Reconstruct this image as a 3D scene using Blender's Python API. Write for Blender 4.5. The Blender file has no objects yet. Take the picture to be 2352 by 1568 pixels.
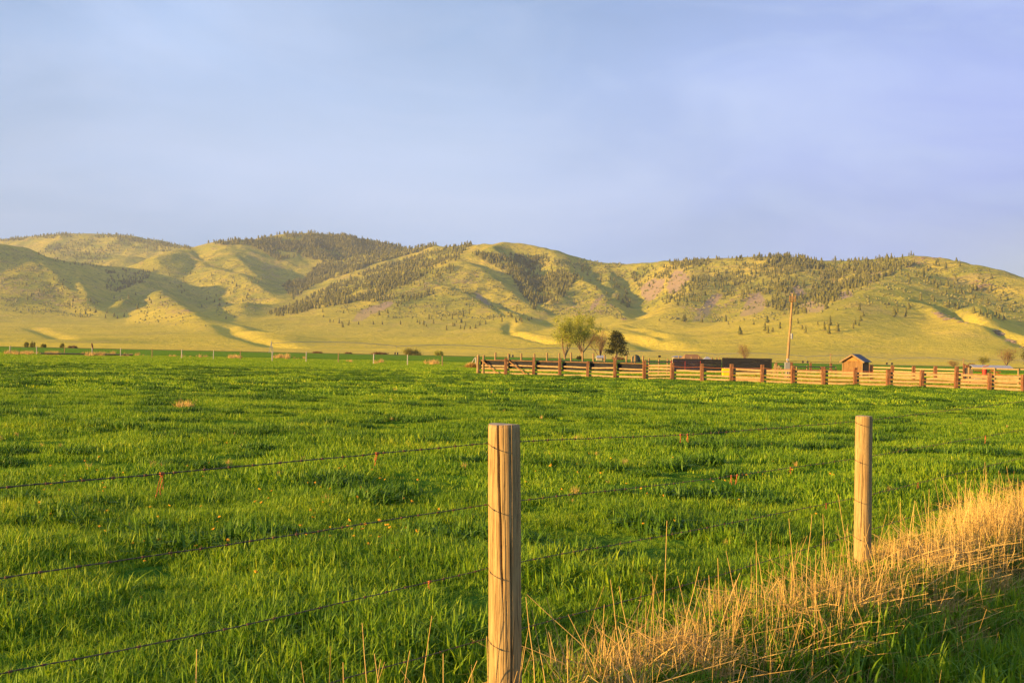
import bpy, bmesh, math, random
import numpy as np
from mathutils import Vector, Matrix
random.seed(7)
rng = np.random.default_rng(11)
S = bpy.context.scene
COL = S.collection
PI = math.pi

# ------------------------------------------------------------------ camera
F = 2542.0                       # focal length in picture units of a 2352 x 1568 frame
EYE = 1.65
PITCH = math.atan(28 / F)
ROLL = math.radians(1.2)
R0 = Vector((1, 0, 0))
FW = Vector((0, math.cos(PITCH), math.sin(PITCH)))
UP = Vector((0, -math.sin(PITCH), math.cos(PITCH)))
CR = R0 * math.cos(ROLL) + UP * math.sin(ROLL)
CU = UP * math.cos(ROLL) - R0 * math.sin(ROLL)
camd = bpy.data.cameras.new('camera')
cam = bpy.data.objects.new('camera', camd)
COL.objects.link(cam)
M = Matrix((CR, CU, -FW)).transposed().to_4x4()
M.translation = Vector((0, 0, EYE))
cam.matrix_world = M
camd.sensor_width = 36.0
camd.lens = 36.0 * F / 2352
camd.clip_start = 0.05
camd.clip_end = 60000
S.camera = cam


def ray(px, py):
    return FW + CR * ((px - 1176) / F) + CU * (-(py - 784) / F)


def at(px, py, Y):
    """the point of the place that stands at depth Y (metres) and is seen there"""
    r = ray(px, py)
    return Vector((0, 0, EYE)) + r * (Y / r.y)


def gnd(px, py, z=0.0):
    r = ray(px, py)
    return Vector((0, 0, EYE)) + r * ((z - EYE) / r.z)


def proj(X, Y, Z):
    X = np.asarray(X, float); Y = np.asarray(Y, float); Z = np.asarray(Z, float) - EYE
    d = X * FW.x + Y * FW.y + Z * FW.z
    a = X * CR.x + Y * CR.y + Z * CR.z
    b = X * CU.x + Y * CU.y + Z * CU.z
    return 1176 + F * a / d, 784 - F * b / d


# ------------------------------------------------------------------ noise
def _hash(ix, iy, seed):
    h = (ix.astype(np.int64) * 374761393 + iy.astype(np.int64) * 668265263 + seed * 974634777) & 0xFFFFFFFF
    h = ((h ^ (h >> 13)) * 1274126177) & 0xFFFFFFFF
    h = (h ^ (h >> 16)) & 0xFFFFFFFF
    return h


def pn(x, y, seed=0):
    x = np.asarray(x, float); y = np.asarray(y, float)
    ix = np.floor(x); iy = np.floor(y)
    fx = x - ix; fy = y - iy
    ux = fx * fx * fx * (fx * (fx * 6 - 15) + 10); uy = fy * fy * fy * (fy * (fy * 6 - 15) + 10)

    def g(dx, dy):
        a = _hash(ix + dx, iy + dy, seed) * (2 * PI / 4294967296.0)
        return np.cos(a) * (fx - dx) + np.sin(a) * (fy - dy)
    return (g(0, 0) * (1 - ux) + g(1, 0) * ux) * (1 - uy) + (g(0, 1) * (1 - ux) + g(1, 1) * ux) * uy


def fbm(x, y, oct=4, seed=0, gain=0.5, ridged=False):
    s = 0; a = 1.0; t = 0
    for k in range(oct):
        n = pn(x * 2 ** k + 13.7 * k, y * 2 ** k - 7.3 * k, seed + k)
        if ridged:
            n = 1 - 2 * np.abs(n) * 1.6
        s = s + a * n; t += a; a *= gain
    return s / t


def sstep(a, b, x):
    t = np.clip((x - a) / (b - a), 0, 1)
    return t * t * (3 - 2 * t)


# ------------------------------------------------------------------ objects
def mesh_np(name, verts, faces, mat=None, smooth=False, parent=None, attrs=None):
    """one mesh object from numpy arrays; faces (n,3) or (n,4)"""
    verts = np.asarray(verts, np.float32); faces = np.asarray(faces, np.int32)
    me = bpy.data.meshes.new(name)
    nf, k = faces.shape
    me.vertices.add(len(verts)); me.vertices.foreach_set('co', verts.ravel())
    me.loops.add(nf * k); me.loops.foreach_set('vertex_index', faces.ravel())
    me.polygons.add(nf); me.polygons.foreach_set('loop_start', np.arange(0, nf * k, k, dtype=np.int32))
    me.polygons.foreach_set('loop_total', np.full(nf, k, np.int32))
    if smooth:
        me.polygons.foreach_set('use_smooth', np.ones(nf, bool))
    me.update(calc_edges=True)
    for an, av in (attrs or {}).items():
        at_ = me.attributes.new(an, 'FLOAT', 'POINT'); at_.data.foreach_set('value', np.asarray(av, np.float32))
    if mat: me.materials.append(mat)
    o = bpy.data.objects.new(name, me); COL.objects.link(o)
    if parent: o.parent = parent
    return o


def tag(o, label=None, cat=None, group=None, kind=None):
    if label: o['label'] = label
    if cat: o['category'] = cat
    if group: o['group'] = group
    if kind or cat: o['kind'] = kind or 'thing'
    return o


def empty(name, loc, label, cat, group=None, rz=0):
    o = bpy.data.objects.new(name, None); COL.objects.link(o)
    o.location = loc; o.rotation_euler = (0, 0, rz); o.empty_display_size = 0.2
    return tag(o, label, cat, group)


def from_bm(name, bm, mat, parent=None, smooth=False, loc=None):
    me = bpy.data.meshes.new(name); bm.normal_update(); bm.to_mesh(me); bm.free()
    if smooth:
        for p in me.polygons: p.use_smooth = True
    me.materials.append(mat)
    o = bpy.data.objects.new(name, me); COL.objects.link(o)
    if parent: o.parent = parent
    if loc is not None: o.location = loc
    return o


def copy_tree(o, parent=None):
    c = o.copy(); COL.objects.link(c)
    if parent: c.parent = parent
    for ch in list(o.children): copy_tree(ch, c)
    return c


# ------------------------------------------------------------------ materials
def new_mat(name):
    m = bpy.data.materials.new(name); m.use_nodes = True
    nt = m.node_tree
    b = nt.nodes['Principled BSDF']
    return m, nt, b


class N:
    def __init__(s, nt): s.nt = nt
    def n(s, t, **kw):
        x = s.nt.nodes.new(t)
        for k, v in kw.items():
            if k.startswith('i_'):
                x.inputs[k[2:].replace('_', ' ')].default_value = v
            else: setattr(x, k, v)
        return x
    def l(s, a, b): s.nt.links.new(a, b)
    def noise(s, vec, scale, detail=4, rough=.55, dist=0):
        x = s.nt.nodes.new('ShaderNodeTexNoise'); x.inputs['Scale'].default_value = scale
        x.inputs['Detail'].default_value = detail; x.inputs['Roughness'].default_value = rough
        x.inputs['Distortion'].default_value = dist
        if vec is not None: s.l(vec, x.inputs['Vector'])
        return x.outputs['Fac']
    def ramp(s, fac, stops):
        x = s.nt.nodes.new('ShaderNodeValToRGB'); cr = x.color_ramp
        while len(cr.elements) > 1: cr.elements.remove(cr.elements[-1])
        for i, (p, c) in enumerate(stops):
            e = cr.elements[0] if i == 0 else cr.elements.new(p)
            e.position = p; e.color = (c if len(c) == 4 else (*c, 1)) if not isinstance(c, (int, float)) else (c, c, c, 1)
        s.l(fac, x.inputs['Fac']); return x.outputs['Color']
    def mix(s, fac, a, b, mode='MIX'):
        x = s.nt.nodes.new('ShaderNodeMix'); x.data_type = 'RGBA'; x.blend_type = mode
        for v, i in ((fac, 0), (a, 6), (b, 7)):
            if isinstance(v, (int, float)): x.inputs[i].default_value = v if i == 0 else (v, v, v, 1)
            elif isinstance(v, tuple): x.inputs[i].default_value = v if len(v) == 4 else (*v, 1)
            else: s.l(v, x.inputs[i])
        return x.outputs[2]
    def math(s, op, a, b=None, clamp=False):
        x = s.nt.nodes.new('ShaderNodeMath'); x.operation = op; x.use_clamp = clamp
        for v, i in ((a, 0), (b, 1)):
            if v is None: continue
            if isinstance(v, (int, float)): x.inputs[i].default_value = v
            else: s.l(v, x.inputs[i])
        return x.outputs[0]
    def coord(s, kind='Object', scale=(1, 1, 1)):
        t = s.nt.nodes.new('ShaderNodeTexCoord')
        m = s.nt.nodes.new('ShaderNodeMapping'); m.inputs['Scale'].default_value = scale
        s.l(t.outputs[kind], m.inputs['Vector']); return m.outputs['Vector']
    def pos(s, scale=(1, 1, 1)):
        t = s.nt.nodes.new('ShaderNodeNewGeometry')
        m = s.nt.nodes.new('ShaderNodeMapping'); m.inputs['Scale'].default_value = scale
        s.l(t.outputs['Position'], m.inputs['Vector']); return m.outputs['Vector']
    def attr(s, name):
        t = s.nt.nodes.new('ShaderNodeAttribute'); t.attribute_name = name; return t.outputs['Fac']
    def bump(s, h, strength, dist, b):
        x = s.nt.nodes.new('ShaderNodeBump'); x.inputs['Strength'].default_value = strength
        x.inputs['Distance'].default_value = dist
        s.l(h, x.inputs['Height']); s.l(x.outputs['Normal'], b.inputs['Normal'])


def plain_mat(name, col, rough=.8, var=.25, scale=3.0, stretch=(1, 1, 1), metal=0.0, bump=0.0, spec=.3):
    m, nt, b = new_mat(name); k = N(nt)
    v = k.coord('Object', stretch)
    f = k.noise(v, scale, 5, .6)
    dark = tuple(c * (1 - var) for c in col); lite = tuple(min(1, c * (1 + var)) for c in col)
    c = k.ramp(f, [(.3, dark), (.7, lite)])
    k.l(c, b.inputs['Base Color']); b.inputs['Roughness'].default_value = rough
    b.inputs['Metallic'].default_value = metal; b.inputs['Specular IOR Level'].default_value = spec
    if bump: k.bump(f, bump, .01, b)
    return m


# ------------------------------------------------------------------ light
SUN_AZ = math.radians(65)       # to the left of straight behind the camera
SUN_EL = math.radians(8.7)
SUNV = Vector((-math.sin(SUN_AZ) * math.cos(SUN_EL), -math.cos(SUN_AZ) * math.cos(SUN_EL), math.sin(SUN_EL)))
sd = bpy.data.lights.new('sun', 'SUN'); so = bpy.data.objects.new('sun', sd); COL.objects.link(so)
sd.energy = 5.0; sd.angle = math.radians(.6); sd.color = (1.0, .63, .22)
so.rotation_euler = SUNV.to_track_quat('Z', 'Y').to_euler(); so.location = (-30, -20, 30)
W = bpy.data.worlds.new('World'); S.world = W; W.use_nodes = True
wk = N(W.node_tree); bg = W.node_tree.nodes['Background']
sky = wk.n('ShaderNodeTexSky'); sky.sky_type = 'NISHITA'; sky.sun_disc = False
sky.sun_elevation = SUN_EL; sky.sun_rotation = math.atan2(SUNV.x, SUNV.y)
sky.air_density = 1.0; sky.dust_density = .6; sky.ozone_density = 2.5
tc = wk.n('ShaderNodeTexCoord')
mp = wk.n('ShaderNodeMapping'); mp.inputs['Scale'].default_value = (1, 1, 3.4); mp.inputs['Rotation'].default_value = (0, .18, 0)
wk.l(tc.outputs['Generated'], mp.inputs['Vector'])
cl = wk.noise(mp.outputs['Vector'], 1.5, 7, .52, .3)
cl2 = wk.noise(mp.outputs['Vector'], .8, 3, .5, .1)
cf = wk.ramp(wk.math('ADD', wk.math('MULTIPLY', cl, .6), wk.math('MULTIPLY', cl2, .5)), [(.38, .35), (.72, .95)])
cc = wk.ramp(cl2, [(.33, (2.4, 3.35, 7.0)), (.5, (3.1, 4.45, 7.7)), (.68, (4.7, 5.6, 8.2))])
sx = wk.n('ShaderNodeSeparateXYZ'); wk.l(tc.outputs['Generated'], sx.inputs[0])
vio = wk.n('ShaderNodeMapRange', i_From_Min=-.05, i_From_Max=.55); wk.l(sx.outputs['X'], vio.inputs['Value'])
cc = wk.mix(wk.math('MULTIPLY', vio.outputs[0], .8), cc, (3.1, 3.4, 8.2))
st = wk.noise(mp.outputs['Vector'], 3.2, 8, .6, 1.2)
cc = wk.mix(wk.ramp(st, [(.42, 0.0), (.72, .55)]), cc, (5.6, 6.2, 8.8))
low = wk.n('ShaderNodeMapRange', i_From_Min=.125, i_From_Max=.065); wk.l(sx.outputs['Z'], low.inputs['Value'])
rt = wk.n('ShaderNodeMapRange', i_From_Min=.33, i_From_Max=.43); wk.l(sx.outputs['X'], rt.inputs['Value'])
cc = wk.mix(wk.math('MULTIPLY', wk.math('MULTIPLY', low.outputs[0], rt.outputs[0]), .75), cc, (6.6, 6.4, 7.0))
cc = wk.mix(1.0, cc, (.91, 1.0, 1.0), 'MULTIPLY')
skyc = wk.mix(cf, sky.outputs['Color'], cc)
wk.l(skyc, bg.inputs['Color']); bg.inputs['Strength'].default_value = .050
S.view_settings.view_transform = 'Standard'; S.view_settings.look = 'None'
S.view_settings.exposure = 1.34; S.view_settings.gamma = 1.0
# ------------------------------------------------------------------ hills
# crest lines: (px, py, depth) where each crest is seen; then slope of its left and right flank, crest width, reach
RIDGES = [
 # far wooded upland, left
 ([(-500,560,6400),(-150,552,6200),(0,549,6000),(100,540,6000),(180,535,6000),(250,537,6000),(300,540,5950),(350,549,5900),(420,564,5800),(520,590,5600)], .35,.35,120,900),
 ([(-80,590,5400),(60,580,5400),(160,575,5300),(300,588,5200)], .3,.3,200,500),
 # wooded summit hill
 ([(380,585,4300),(430,567,4700),(500,553,4750),(600,543,4700),(650,535,4900),(720,533,5000),(800,538,5000),(850,549,5000),(890,558,4950),(960,575,4900)], .42,.42,70,900),
 ([(510,551,4700),(545,575,4450),(560,600,4250),(600,630,4000),(640,655,3800)], .33,.38,40,500),
 ([(430,572,4600),(445,590,4400),(480,612,4200),(530,622,4050),(600,640,3850),(625,655,3750)], .42,.5,30,420),
 ([(700,540,4950),(735,580,4600),(730,610,4350),(700,635,4100),(668,655,3950)], .40,.42,40,450),
 # wooded ridge running down left of the dome
 ([(860,560,4500),(900,556,4450),(940,556,4400),(975,556,4350),(1020,565,4250),(1060,562,4000),(1110,552,3700)], .45,.40,50,800),
 ([(905,558,4420),(860,585,4200),(800,610,4000),(740,635,3850),(700,660,3650)], .40,.34,40,450),
 # left hill and its spurs
 ([(-500,520,3300),(-200,535,3400),(-60,553,3500),(0,559,3550),(40,565,3600),(90,584,3700),(167,601,3850),(247,609,3950),(300,614,4100),(364,619,4300)], .40,.42,45,800),
 ([(60,568,3620),(90,588,3550),(112,615,3420),(138,648,3260),(182,687,3050),(238,718,2850)], .22,.50,22,380),
 ([(150,600,3700),(180,612,3580),(212,632,3400),(238,655,3200),(252,674,3050)], .25,.50,20,300),
 ([(364,619,4300),(350,640,4100),(352,655,3800),(375,676,3300),(405,695,2950),(440,716,2650),(480,735,2400),(540,756,2150)], .34,.62,25,620),
 ([(330,625,3800),(300,645,3600),(270,668,3420),(255,690,3250)], .26,.34,25,300),
 # long spur left of the dome
 ([(1110,552,3700),(1040,566,3650),(1020,572,3600),(953,587,3500),(870,613,3400),(786,642,3250),(735,664,3150),(672,690,3000),(618,722,2850),(560,742,2650),(500,762,2400)], .45,.24,40,700),
 # dome
 ([(1000,575,3900),(1060,562,3800),(1110,552,3700),(1140,551,3650),(1180,555,3650),(1230,566,3650),(1270,578,3650),(1300,588,3650),(1340,597,3600),(1400,603,3550),(1430,605,3500),(1480,603,3450),(1540,598,3300)], .34,.34,110,800),
 ([(1040,590,3450),(1062,600,3300),(1090,612,3200),(1120,632,3080),(1160,662,2920),(1200,690,2780),(1240,712,2620)], .24,.50,28,420),
 ([(950,640,3150),(1000,652,2980),(1050,664,2880),(1100,688,2720),(1150,712,2560),(1190,735,2400)], .18,.40,22,300),
 ([(1170,585,3550),(1200,600,3400),(1238,622,3250),(1262,660,3000),(1270,690,2800)], .34,.30,35,350),
 ([(1250,575,3640),(1288,602,3420),(1320,626,3200),(1355,652,3020),(1400,690,2780),(1440,722,2580),(1470,745,2350)], .26,.80,16,420),
 # the wide rocky hill, right
 ([(1500,603,3400),(1540,599,3250),(1600,596,3150),(1700,590,3050),(1790,587,3000),(1850,590,2950),(1950,595,2850),(2000,595,2800),(2060,590,2700),(2110,586,2650),(2140,588,2620),(2180,597,2560),(2240,608,2480),(2300,630,2380),(2360,655,2280),(2440,690,2150),(2600,730,2000)], .34,.38,60,1000),
 ([(1600,598,3120),(1590,640,2820),(1570,690,2500),(1560,725,2250)], .24,.26,90,400),
 ([(1820,590,2980),(1840,640,2650),(1820,690,2350),(1790,735,2050)], .24,.26,110,450),
 ([(2090,588,2660),(2070,620,2450),(2030,655,2200),(1980,690,1950),(1900,740,1700)], .28,.22,60,450),
 ([(2000,672,2100),(2060,676,2020),(2094,686,1960),(2134,702,1900),(2184,735,1780),(2240,752,1650)], .22,.60,12,260),
 ([(2240,700,1900),(2288,756,1700),(2320,775,1620),(2360,796,1540)], .22,.60,12,200),
 # low cut banks near the foot
 ([(1166,762,1900),(1210,772,1820),(1260,786,1740),(1330,799,1650)], .05,.45,6,160),
 ([(1345,745,1950),(1400,762,1850),(1460,776,1760),(1510,792,1680),(1535,803,1620)], .12,.40,8,200),
 ([(1440,748,1980),(1480,758,1900),(1500,768,1850),(1520,778,1800)], .15,.4,8,150),
 ([(520,752,2300),(560,770,2100),(600,783,1950),(680,797,1750)], .06,.45,6,160),
]


def seg_ridge(X, Y, pts, sl, sr, w, L, floor=None):
    best = np.full(X.shape, -1e9)
    P = [at(*p) for p in pts]
    for a, b in zip(P[:-1], P[1:]):
        dx, dy = b.x - a.x, b.y - a.y
        q = dx * dx + dy * dy
        t = ((X - a.x) * dx + (Y - a.y) * dy) / q
        t = np.clip(t, 0, 1)
        cx = X - (a.x + t * dx); cy = Y - (a.y + t * dy)
        d = np.sqrt(cx * cx + cy * cy)
        h = a.z + t * (b.z - a.z)
        side = (dx * (Y - a.y) - dy * (X - a.x)) / math.sqrt(q)      # > 0: left of travel
        s = np.where(side > 0, 1.0, 0.0)
        bl = sstep(-60, 60, side)
        s = sr + (sl - sr) * bl
        de = np.sqrt(d * d + w * w) - w
        if floor is not None:
            best = np.maximum(best, -h - floor * de); continue
        v = h - s * L * (1 - np.exp(-de / L)) - .17 * de
        best = np.maximum(best, v)
    return best


# valley floors that part the spurs: (px, py, depth), side slope, half width
VALLEYS = [
 ([(520,764,2150),(550,748,2500),(600,728,2950),(640,705,3300),(668,672,3800),(690,640,4200)], .36, 60),
 ([(1247,716,2550),(1237,695,2850),(1243,660,3150),(1222,618,3450)], .6, 14),
 ([(1462,738,2300),(1466,722,2650),(1455,692,2950),(1432,650,3250),(1400,615,3420)], .62, 14),
 ([(240,726,2700),(248,704,3000),(258,678,3350),(285,650,3800)], .5, 16),
]


def smax(a, b, k):
    return .5 * (a + b + np.sqrt((a - b) ** 2 + k * k)) - 0.0


def plain_z(X, Y):
    u = X / np.maximum(Y, 1)
    st = 1150 - 150 * sstep(0, .3, u)
    r = np.maximum(Y - st, 0)
    sl = .045 + .042 * sstep(-.05, .35, u)
    z = sl * (np.sqrt(r * r + 300 ** 2) - 300)
    z = np.where(Y > 2300, z, z)
    z = 140 * np.tanh(z / 140)
    return z + 15 * fbm(X / 520, Y / 480, 3, 5) * sstep(500, 1400, Y)


def hills_z(X, Y):
    wx = X + 35 * fbm(X / 260, Y / 260, 3, 21) + 8 * fbm(X / 60, Y / 60, 2, 27)
    wy = Y + 35 * fbm(X / 260, Y / 260, 3, 31)
    wx = X + (wx - X) * sstep(900, 2200, Y); wy = Y + (wy - Y) * sstep(900, 2200, Y)
    h = np.full(X.shape, -500.0)
    for pts, sl, sr, w, L in RIDGES:
        # flank slopes are given as seen from the camera (left, right of the picture)
        a, b = at(*pts[0]), at(*pts[-1])
        # travel towards the camera: picture-left is right of travel
        down = (b.y < a.y - 1) and abs(b.y - a.y) > .35 * abs(b.x - a.x)
        A, B = (sr, sl) if down else (sl, sr)
        h = smax(h, seg_ridge(wx, wy, pts, A, B, w, L), 5.0)
    for pts, sl, w in VALLEYS:
        v = -seg_ridge(wx, wy, [(a, b, c) for a, b, c in pts], 0, 0, w, 1, floor=sl)
        h = -smax(-h, -v, 5.0)
    p = plain_z(X, Y)
    z = smax(h, p, 34.0) - 7.0 * sstep(900, 1800, Y)
    rel = np.clip((z - p) / 90, 0, 1)
    z = z + rel * (5.5 * fbm(X / 150, Y / 150, 4, 41, .45, True) + 1.3 * fbm(X / 28, Y / 28, 3, 47))
    # gullies run down the slopes
    return z


NU, NR = 1150, 640
U0, U1 = -.66, .62
uu = np.linspace(U0, U1, NU)
yy = 560 * (7600 / 560) ** np.linspace(0, 1, NR)
UG, YG = np.meshgrid(uu, yy)
XG = UG * YG
ZG = hills_z(XG, YG)
ZG = ZG * sstep(560, 900, YG) - .02
PXG, PYG = proj(XG, YG, ZG)
# stream cuts in the fans: where they run, half width, depth
CUTS = [([(1176,738),(1166,752),(1172,764),(1215,774),(1270,787)], 13, 9), ([(1345,748),(1395,760),(1450,770),(1500,784),(1540,803)], 34, 17),
        ([(518,748),(540,763),(575,775),(620,787),(690,800)], 26, 13), ([(1440,748),(1480,757),(1510,768),(1525,780)], 18, 9), ([(70,752),(110,765),(150,778)], 20, 7),
        ([(1050,664),(1100,685),(1140,705),(1170,722)], 16, 12), ([(2104,690),(2150,705),(2200,728),(2240,742)], 16, 13), ([(2294,757),(2330,772),(2360,795)], 16, 13),
        ([(2020,780),(2080,770),(2160,765)], 14, 3), ([(700,772),(820,768),(900,758)], 10, 2.5)]


def surf(px, py):
    vis = (ZG - EYE) / YG >= np.maximum.accumulate((ZG - EYE) / YG, axis=0) - 1e-9
    q = np.argmin(((PXG - px) ** 2 + (PYG - py) ** 2) + np.where(vis, 0, 1e6)); j, i = divmod(int(q), PXG.shape[1])
    return XG[j, i], YG[j, i]


cut = np.zeros(XG.shape)
for pts, w, dp_ in CUTS:
    P_ = [surf(*p) for p in pts]; dm = np.full(XG.shape, 1e9)
    for (ax, ay), (bx, by) in zip(P_[:-1], P_[1:]):
        q = (bx - ax) ** 2 + (by - ay) ** 2 + 1e-6; t = np.clip(((XG - ax) * (bx - ax) + (YG - ay) * (by - ay)) / q, 0, 1)
        dm = np.minimum(dm, np.hypot(XG - ax - t * (bx - ax), YG - ay - t * (by - ay)))
    cut = np.maximum(cut, dp_ * .6 * np.exp(-(dm / (w * .85)) ** 2))
ZG = ZG - cut
PXG, PYG = proj(XG, YG, ZG)
EL = (ZG - EYE) / YG
CM = np.maximum.accumulate(EL, axis=0)
VIS = EL >= CM - 1e-9


def inpoly(px, py, poly):
    n = len(poly); c = np.zeros(px.shape, bool)
    j = n - 1
    for i in range(n):
        xi, yi = poly[i]; xj, yj = poly[j]
        c ^= ((yi > py) != (yj > py)) & (px < (xj - xi) * (py - yi) / (yj - yi + 1e-9) + xi)
        j = i
    return c


# bare scree and clay banks: where they lie, as polygons
SCREE = [
 [(1352,715),(1365,690),(1390,672),(1372,700),(1362,712)],
 [(1590,738),(1600,720),(1622,690),(1648,672),(1660,680),(1640,705),(1625,725),(1605,738)],
 [(1700,728),(1710,700),(1722,678),(1745,672),(1758,690),(1752,712),(1725,726)],
 [(1835,700),(1865,690),(1900,702),(1885,715),(1850,720)],
 [(1530,660),(1548,620),(1570,622),(1582,640),(1560,668),(1540,676)],
 [(1480,690),(1470,660),(1500,640),(1528,640),(1520,670),(1500,690)],
 [(1925,690),(1930,672),(1955,668),(1960,680)],
 [(810,738),(822,715),(860,700),(905,690),(900,705),(850,722),(830,738)],
 [(1088,668),(1110,680),(1130,700),(1120,700),(1095,685)],
 [(1815,665),(1830,655),(1845,665),(1845,680),(1825,680)],
]
sm = np.zeros(XG.shape)
jx = PXG + 9 * fbm(XG / 40, YG / 40, 2, 71); jy = PYG + 6 * fbm(XG / 40, YG / 40, 2, 73)
for poly in SCREE:
    sm = np.maximum(sm, inpoly(jx, jy, poly) * 1.0)
dry = sstep(830, 790, PYG - .021 * (PXG - 1176)) * 0
dry = sstep(1400, 1150, YG + 160 * fbm(XG / 200, YG / 90, 3, 81))

fan = np.clip(1 - (ZG - plain_z(XG, YG)) / 55, 0, 1) * (.65 + .9 * fbm(XG / 220, YG / 300, 3, 85))
hm, nt, b = new_mat('hill_grass'); k = N(nt)
v = k.pos()
n1 = k.noise(v, .006, 6, .6, .6); n2 = k.noise(v, .035, 6, .65, .3); n3 = k.noise(k.pos((1, 1, 4)), .012, 5, .6, 1.0)
c = k.ramp(n1, [(.35, (.28, .285, .03)), (.5, (.44, .38, .04)), (.66, (.55, .43, .05))])
c = k.mix(k.ramp(n2, [(.5, 0.0), (.68, .75)]), c, (.11, .12, .035))
c = k.mix(k.math('MULTIPLY', k.ramp(n3, [(.55, 0.0), (.63, .8)]), .7), c, (.42, .30, .10))
n4 = k.noise(v, .12, 4, .7)
c = k.mix(k.math('MULTIPLY', k.ramp(n4, [(.56, 0.0), (.66, 1.0)]), k.attr('rough')), c, (.07, .085, .03))
c = k.mix(k.math('MULTIPLY', k.attr('dry'), k.ramp(n1, [(.3, .6), (.6, .95)])), c, (.58, .44, .11))
c = k.mix(k.math('MULTIPLY', k.attr('scree'), .85), c, (.36, .25, .17))
c = k.mix(k.math('MULTIPLY', k.attr('fan'), .9, True), c, (.72, .55, .055))
k.l(c, b.inputs['Base Color']); b.inputs['Roughness'].default_value = 1.0; b.inputs['Specular IOR Level'].default_value = 0.0
k.bump(k.math('ADD', n2, k.math('MULTIPLY', n4, .6)), .6, 8.0, b)
idx = np.arange(NU * NR).reshape(NR, NU)
fc = np.stack([idx[:-1, :-1], idx[:-1, 1:], idx[1:, 1:], idx[1:, :-1]], -1).reshape(-1, 4)
rough = np.clip((ZG - plain_z(XG, YG)) / 70, 0, 1)
hills = mesh_np('hills', np.stack([XG, YG, ZG], -1).reshape(-1, 3), fc, hm, True,
                attrs={'dry': dry.ravel(), 'scree': sm.ravel(), 'rough': rough.ravel(), 'fan': np.clip(fan, 0, 1).ravel()})
tag(hills, kind='structure')

# ------------------------------------------------------------------ pines on the hills
WOODS = [
 (520, 11, [(-40,548),(0,540),(180,522),(300,530),(430,556),(440,574),(350,562),(250,548),(180,544),(0,556)]),
 (420, 10, [(85,575),(110,562),(190,550),(260,548),(330,554),(430,562),(420,575),(330,582),(260,592),(225,598),(150,592)]),
 (1300, 13, [(430,556),(500,545),(600,536),(650,522),(800,530),(895,550),(850,578),(800,588),(740,570),(600,563),(520,563)]),
 (3000, 13, [(560,558),(700,556),(900,550),(1010,560),(960,580),(870,602),(800,628),(745,645),(700,668),(672,688),(645,655),(700,640),(740,600),(690,588),(640,600),(600,575)]),
 (1500, 12, [(1115,542),(1040,560),(960,588),(870,612),(790,642),(700,688),(612,722),(640,728),(760,705),(860,685),(940,650),(1000,620),(1055,595),(1062,580)]),
 (260, 11, [(800,690),(900,640),(1000,610),(1050,610),(990,680),(920,700)]),
 (620, 13, [(1080,580),(1150,590),(1200,598),(1240,625),(1250,660),(1245,700),(1225,712),(1200,680),(1180,640),(1130,608)]),
 (380, 13, [(1170,585),(1230,590),(1290,600),(1325,640),(1290,690),(1250,705),(1240,650),(1210,605)]),
 (60, 12, [(1290,600),(1340,610),(1440,660),(1450,720),(1400,690),(1330,640)]),
 (850, 11.5, [(1530,596),(1700,580),(1850,580),(2000,586),(2090,576),(2115,600),(2060,625),(1990,660),(1900,700),(1850,690),(1900,620),(1700,610),(1540,612)]),
 (800, 10.5, [(1440,620),(1540,606),(1900,606),(1960,640),(1900,710),(1830,725),(1700,690),(1560,705),(1480,690)]),
 (105, 12, [(2100,580),(2240,606),(2300,640),(2352,680),(2300,740),(2150,700),(2060,680)]),
 (34, 12, [(1560,735),(1900,725),(2060,690),(2120,720),(1900,770),(1600,770)]),
 (150, 11, [(262,676),(280,645),(320,620),(355,620),(340,642),(300,662),(275,674)]),
 (60, 10, [(0,556),(90,570),(250,605),(260,615),(170,612),(80,590)]),
 (60, 10, [(240,620),(300,620),(270,660),(250,690)]),
 (60, 11, [(360,620),(600,640),(620,700),(520,735),(430,700)]),
 (60, 10, [(20,600),(200,640),(420,700),(300,740),(40,700)]),
 (70, 10, [(650,720),(900,700),(1150,720),(1250,730),(1100,760),(800,760)]),
]
dense_n = fbm(XG / 170, YG / 170, 3, 91)


def pine_mesh(h, r, seed, levels=5, sides=7):
    g = np.random.default_rng(seed)
    V = []; Fc = []
    # trunk
    for z, q in ((-.8, .03 * h), (.28 * h, .02 * h)):
        for s in range(3):
            a = s * 2 * PI / 3
            V.append((q * math.cos(a), q * math.sin(a), z))
    for s in range(3):
        a, b_ = s, (s + 1) % 3
        Fc += [(a, b_, b_ + 3), (a, b_ + 3, a + 3)]
    lean = g.normal(0, .03, 2)
    for L in range(levels):
        f0 = .10 + .78 * L / levels; f1 = min(1.0, f0 + .36)
        rr = r * (1 - f0) ** .7 * g.uniform(.8, 1.15)
        base = len(V)
        for s in range(sides):
            a = (s + g.uniform(-.25, .25)) * 2 * PI / sides
            q = rr * g.uniform(.6, 1.25)
            V.append((q * math.cos(a) + lean[0] * f0 * h, q * math.sin(a) + lean[1] * f0 * h, (f0 + g.uniform(-.05, .05)) * h))
        V.append((lean[0] * f1 * h, lean[1] * f1 * h, f1 * h)); top = len(V) - 1
        V.append((lean[0] * f0 * h, lean[1] * f0 * h, (f0 + .07) * h)); bot = len(V) - 1
        for s in range(sides):
            a, b_ = base + s, base + (s + 1) % sides
            Fc += [(a, b_, top), (b_, a, bot)]
    return np.array(V, float), np.array(Fc, int)


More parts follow.
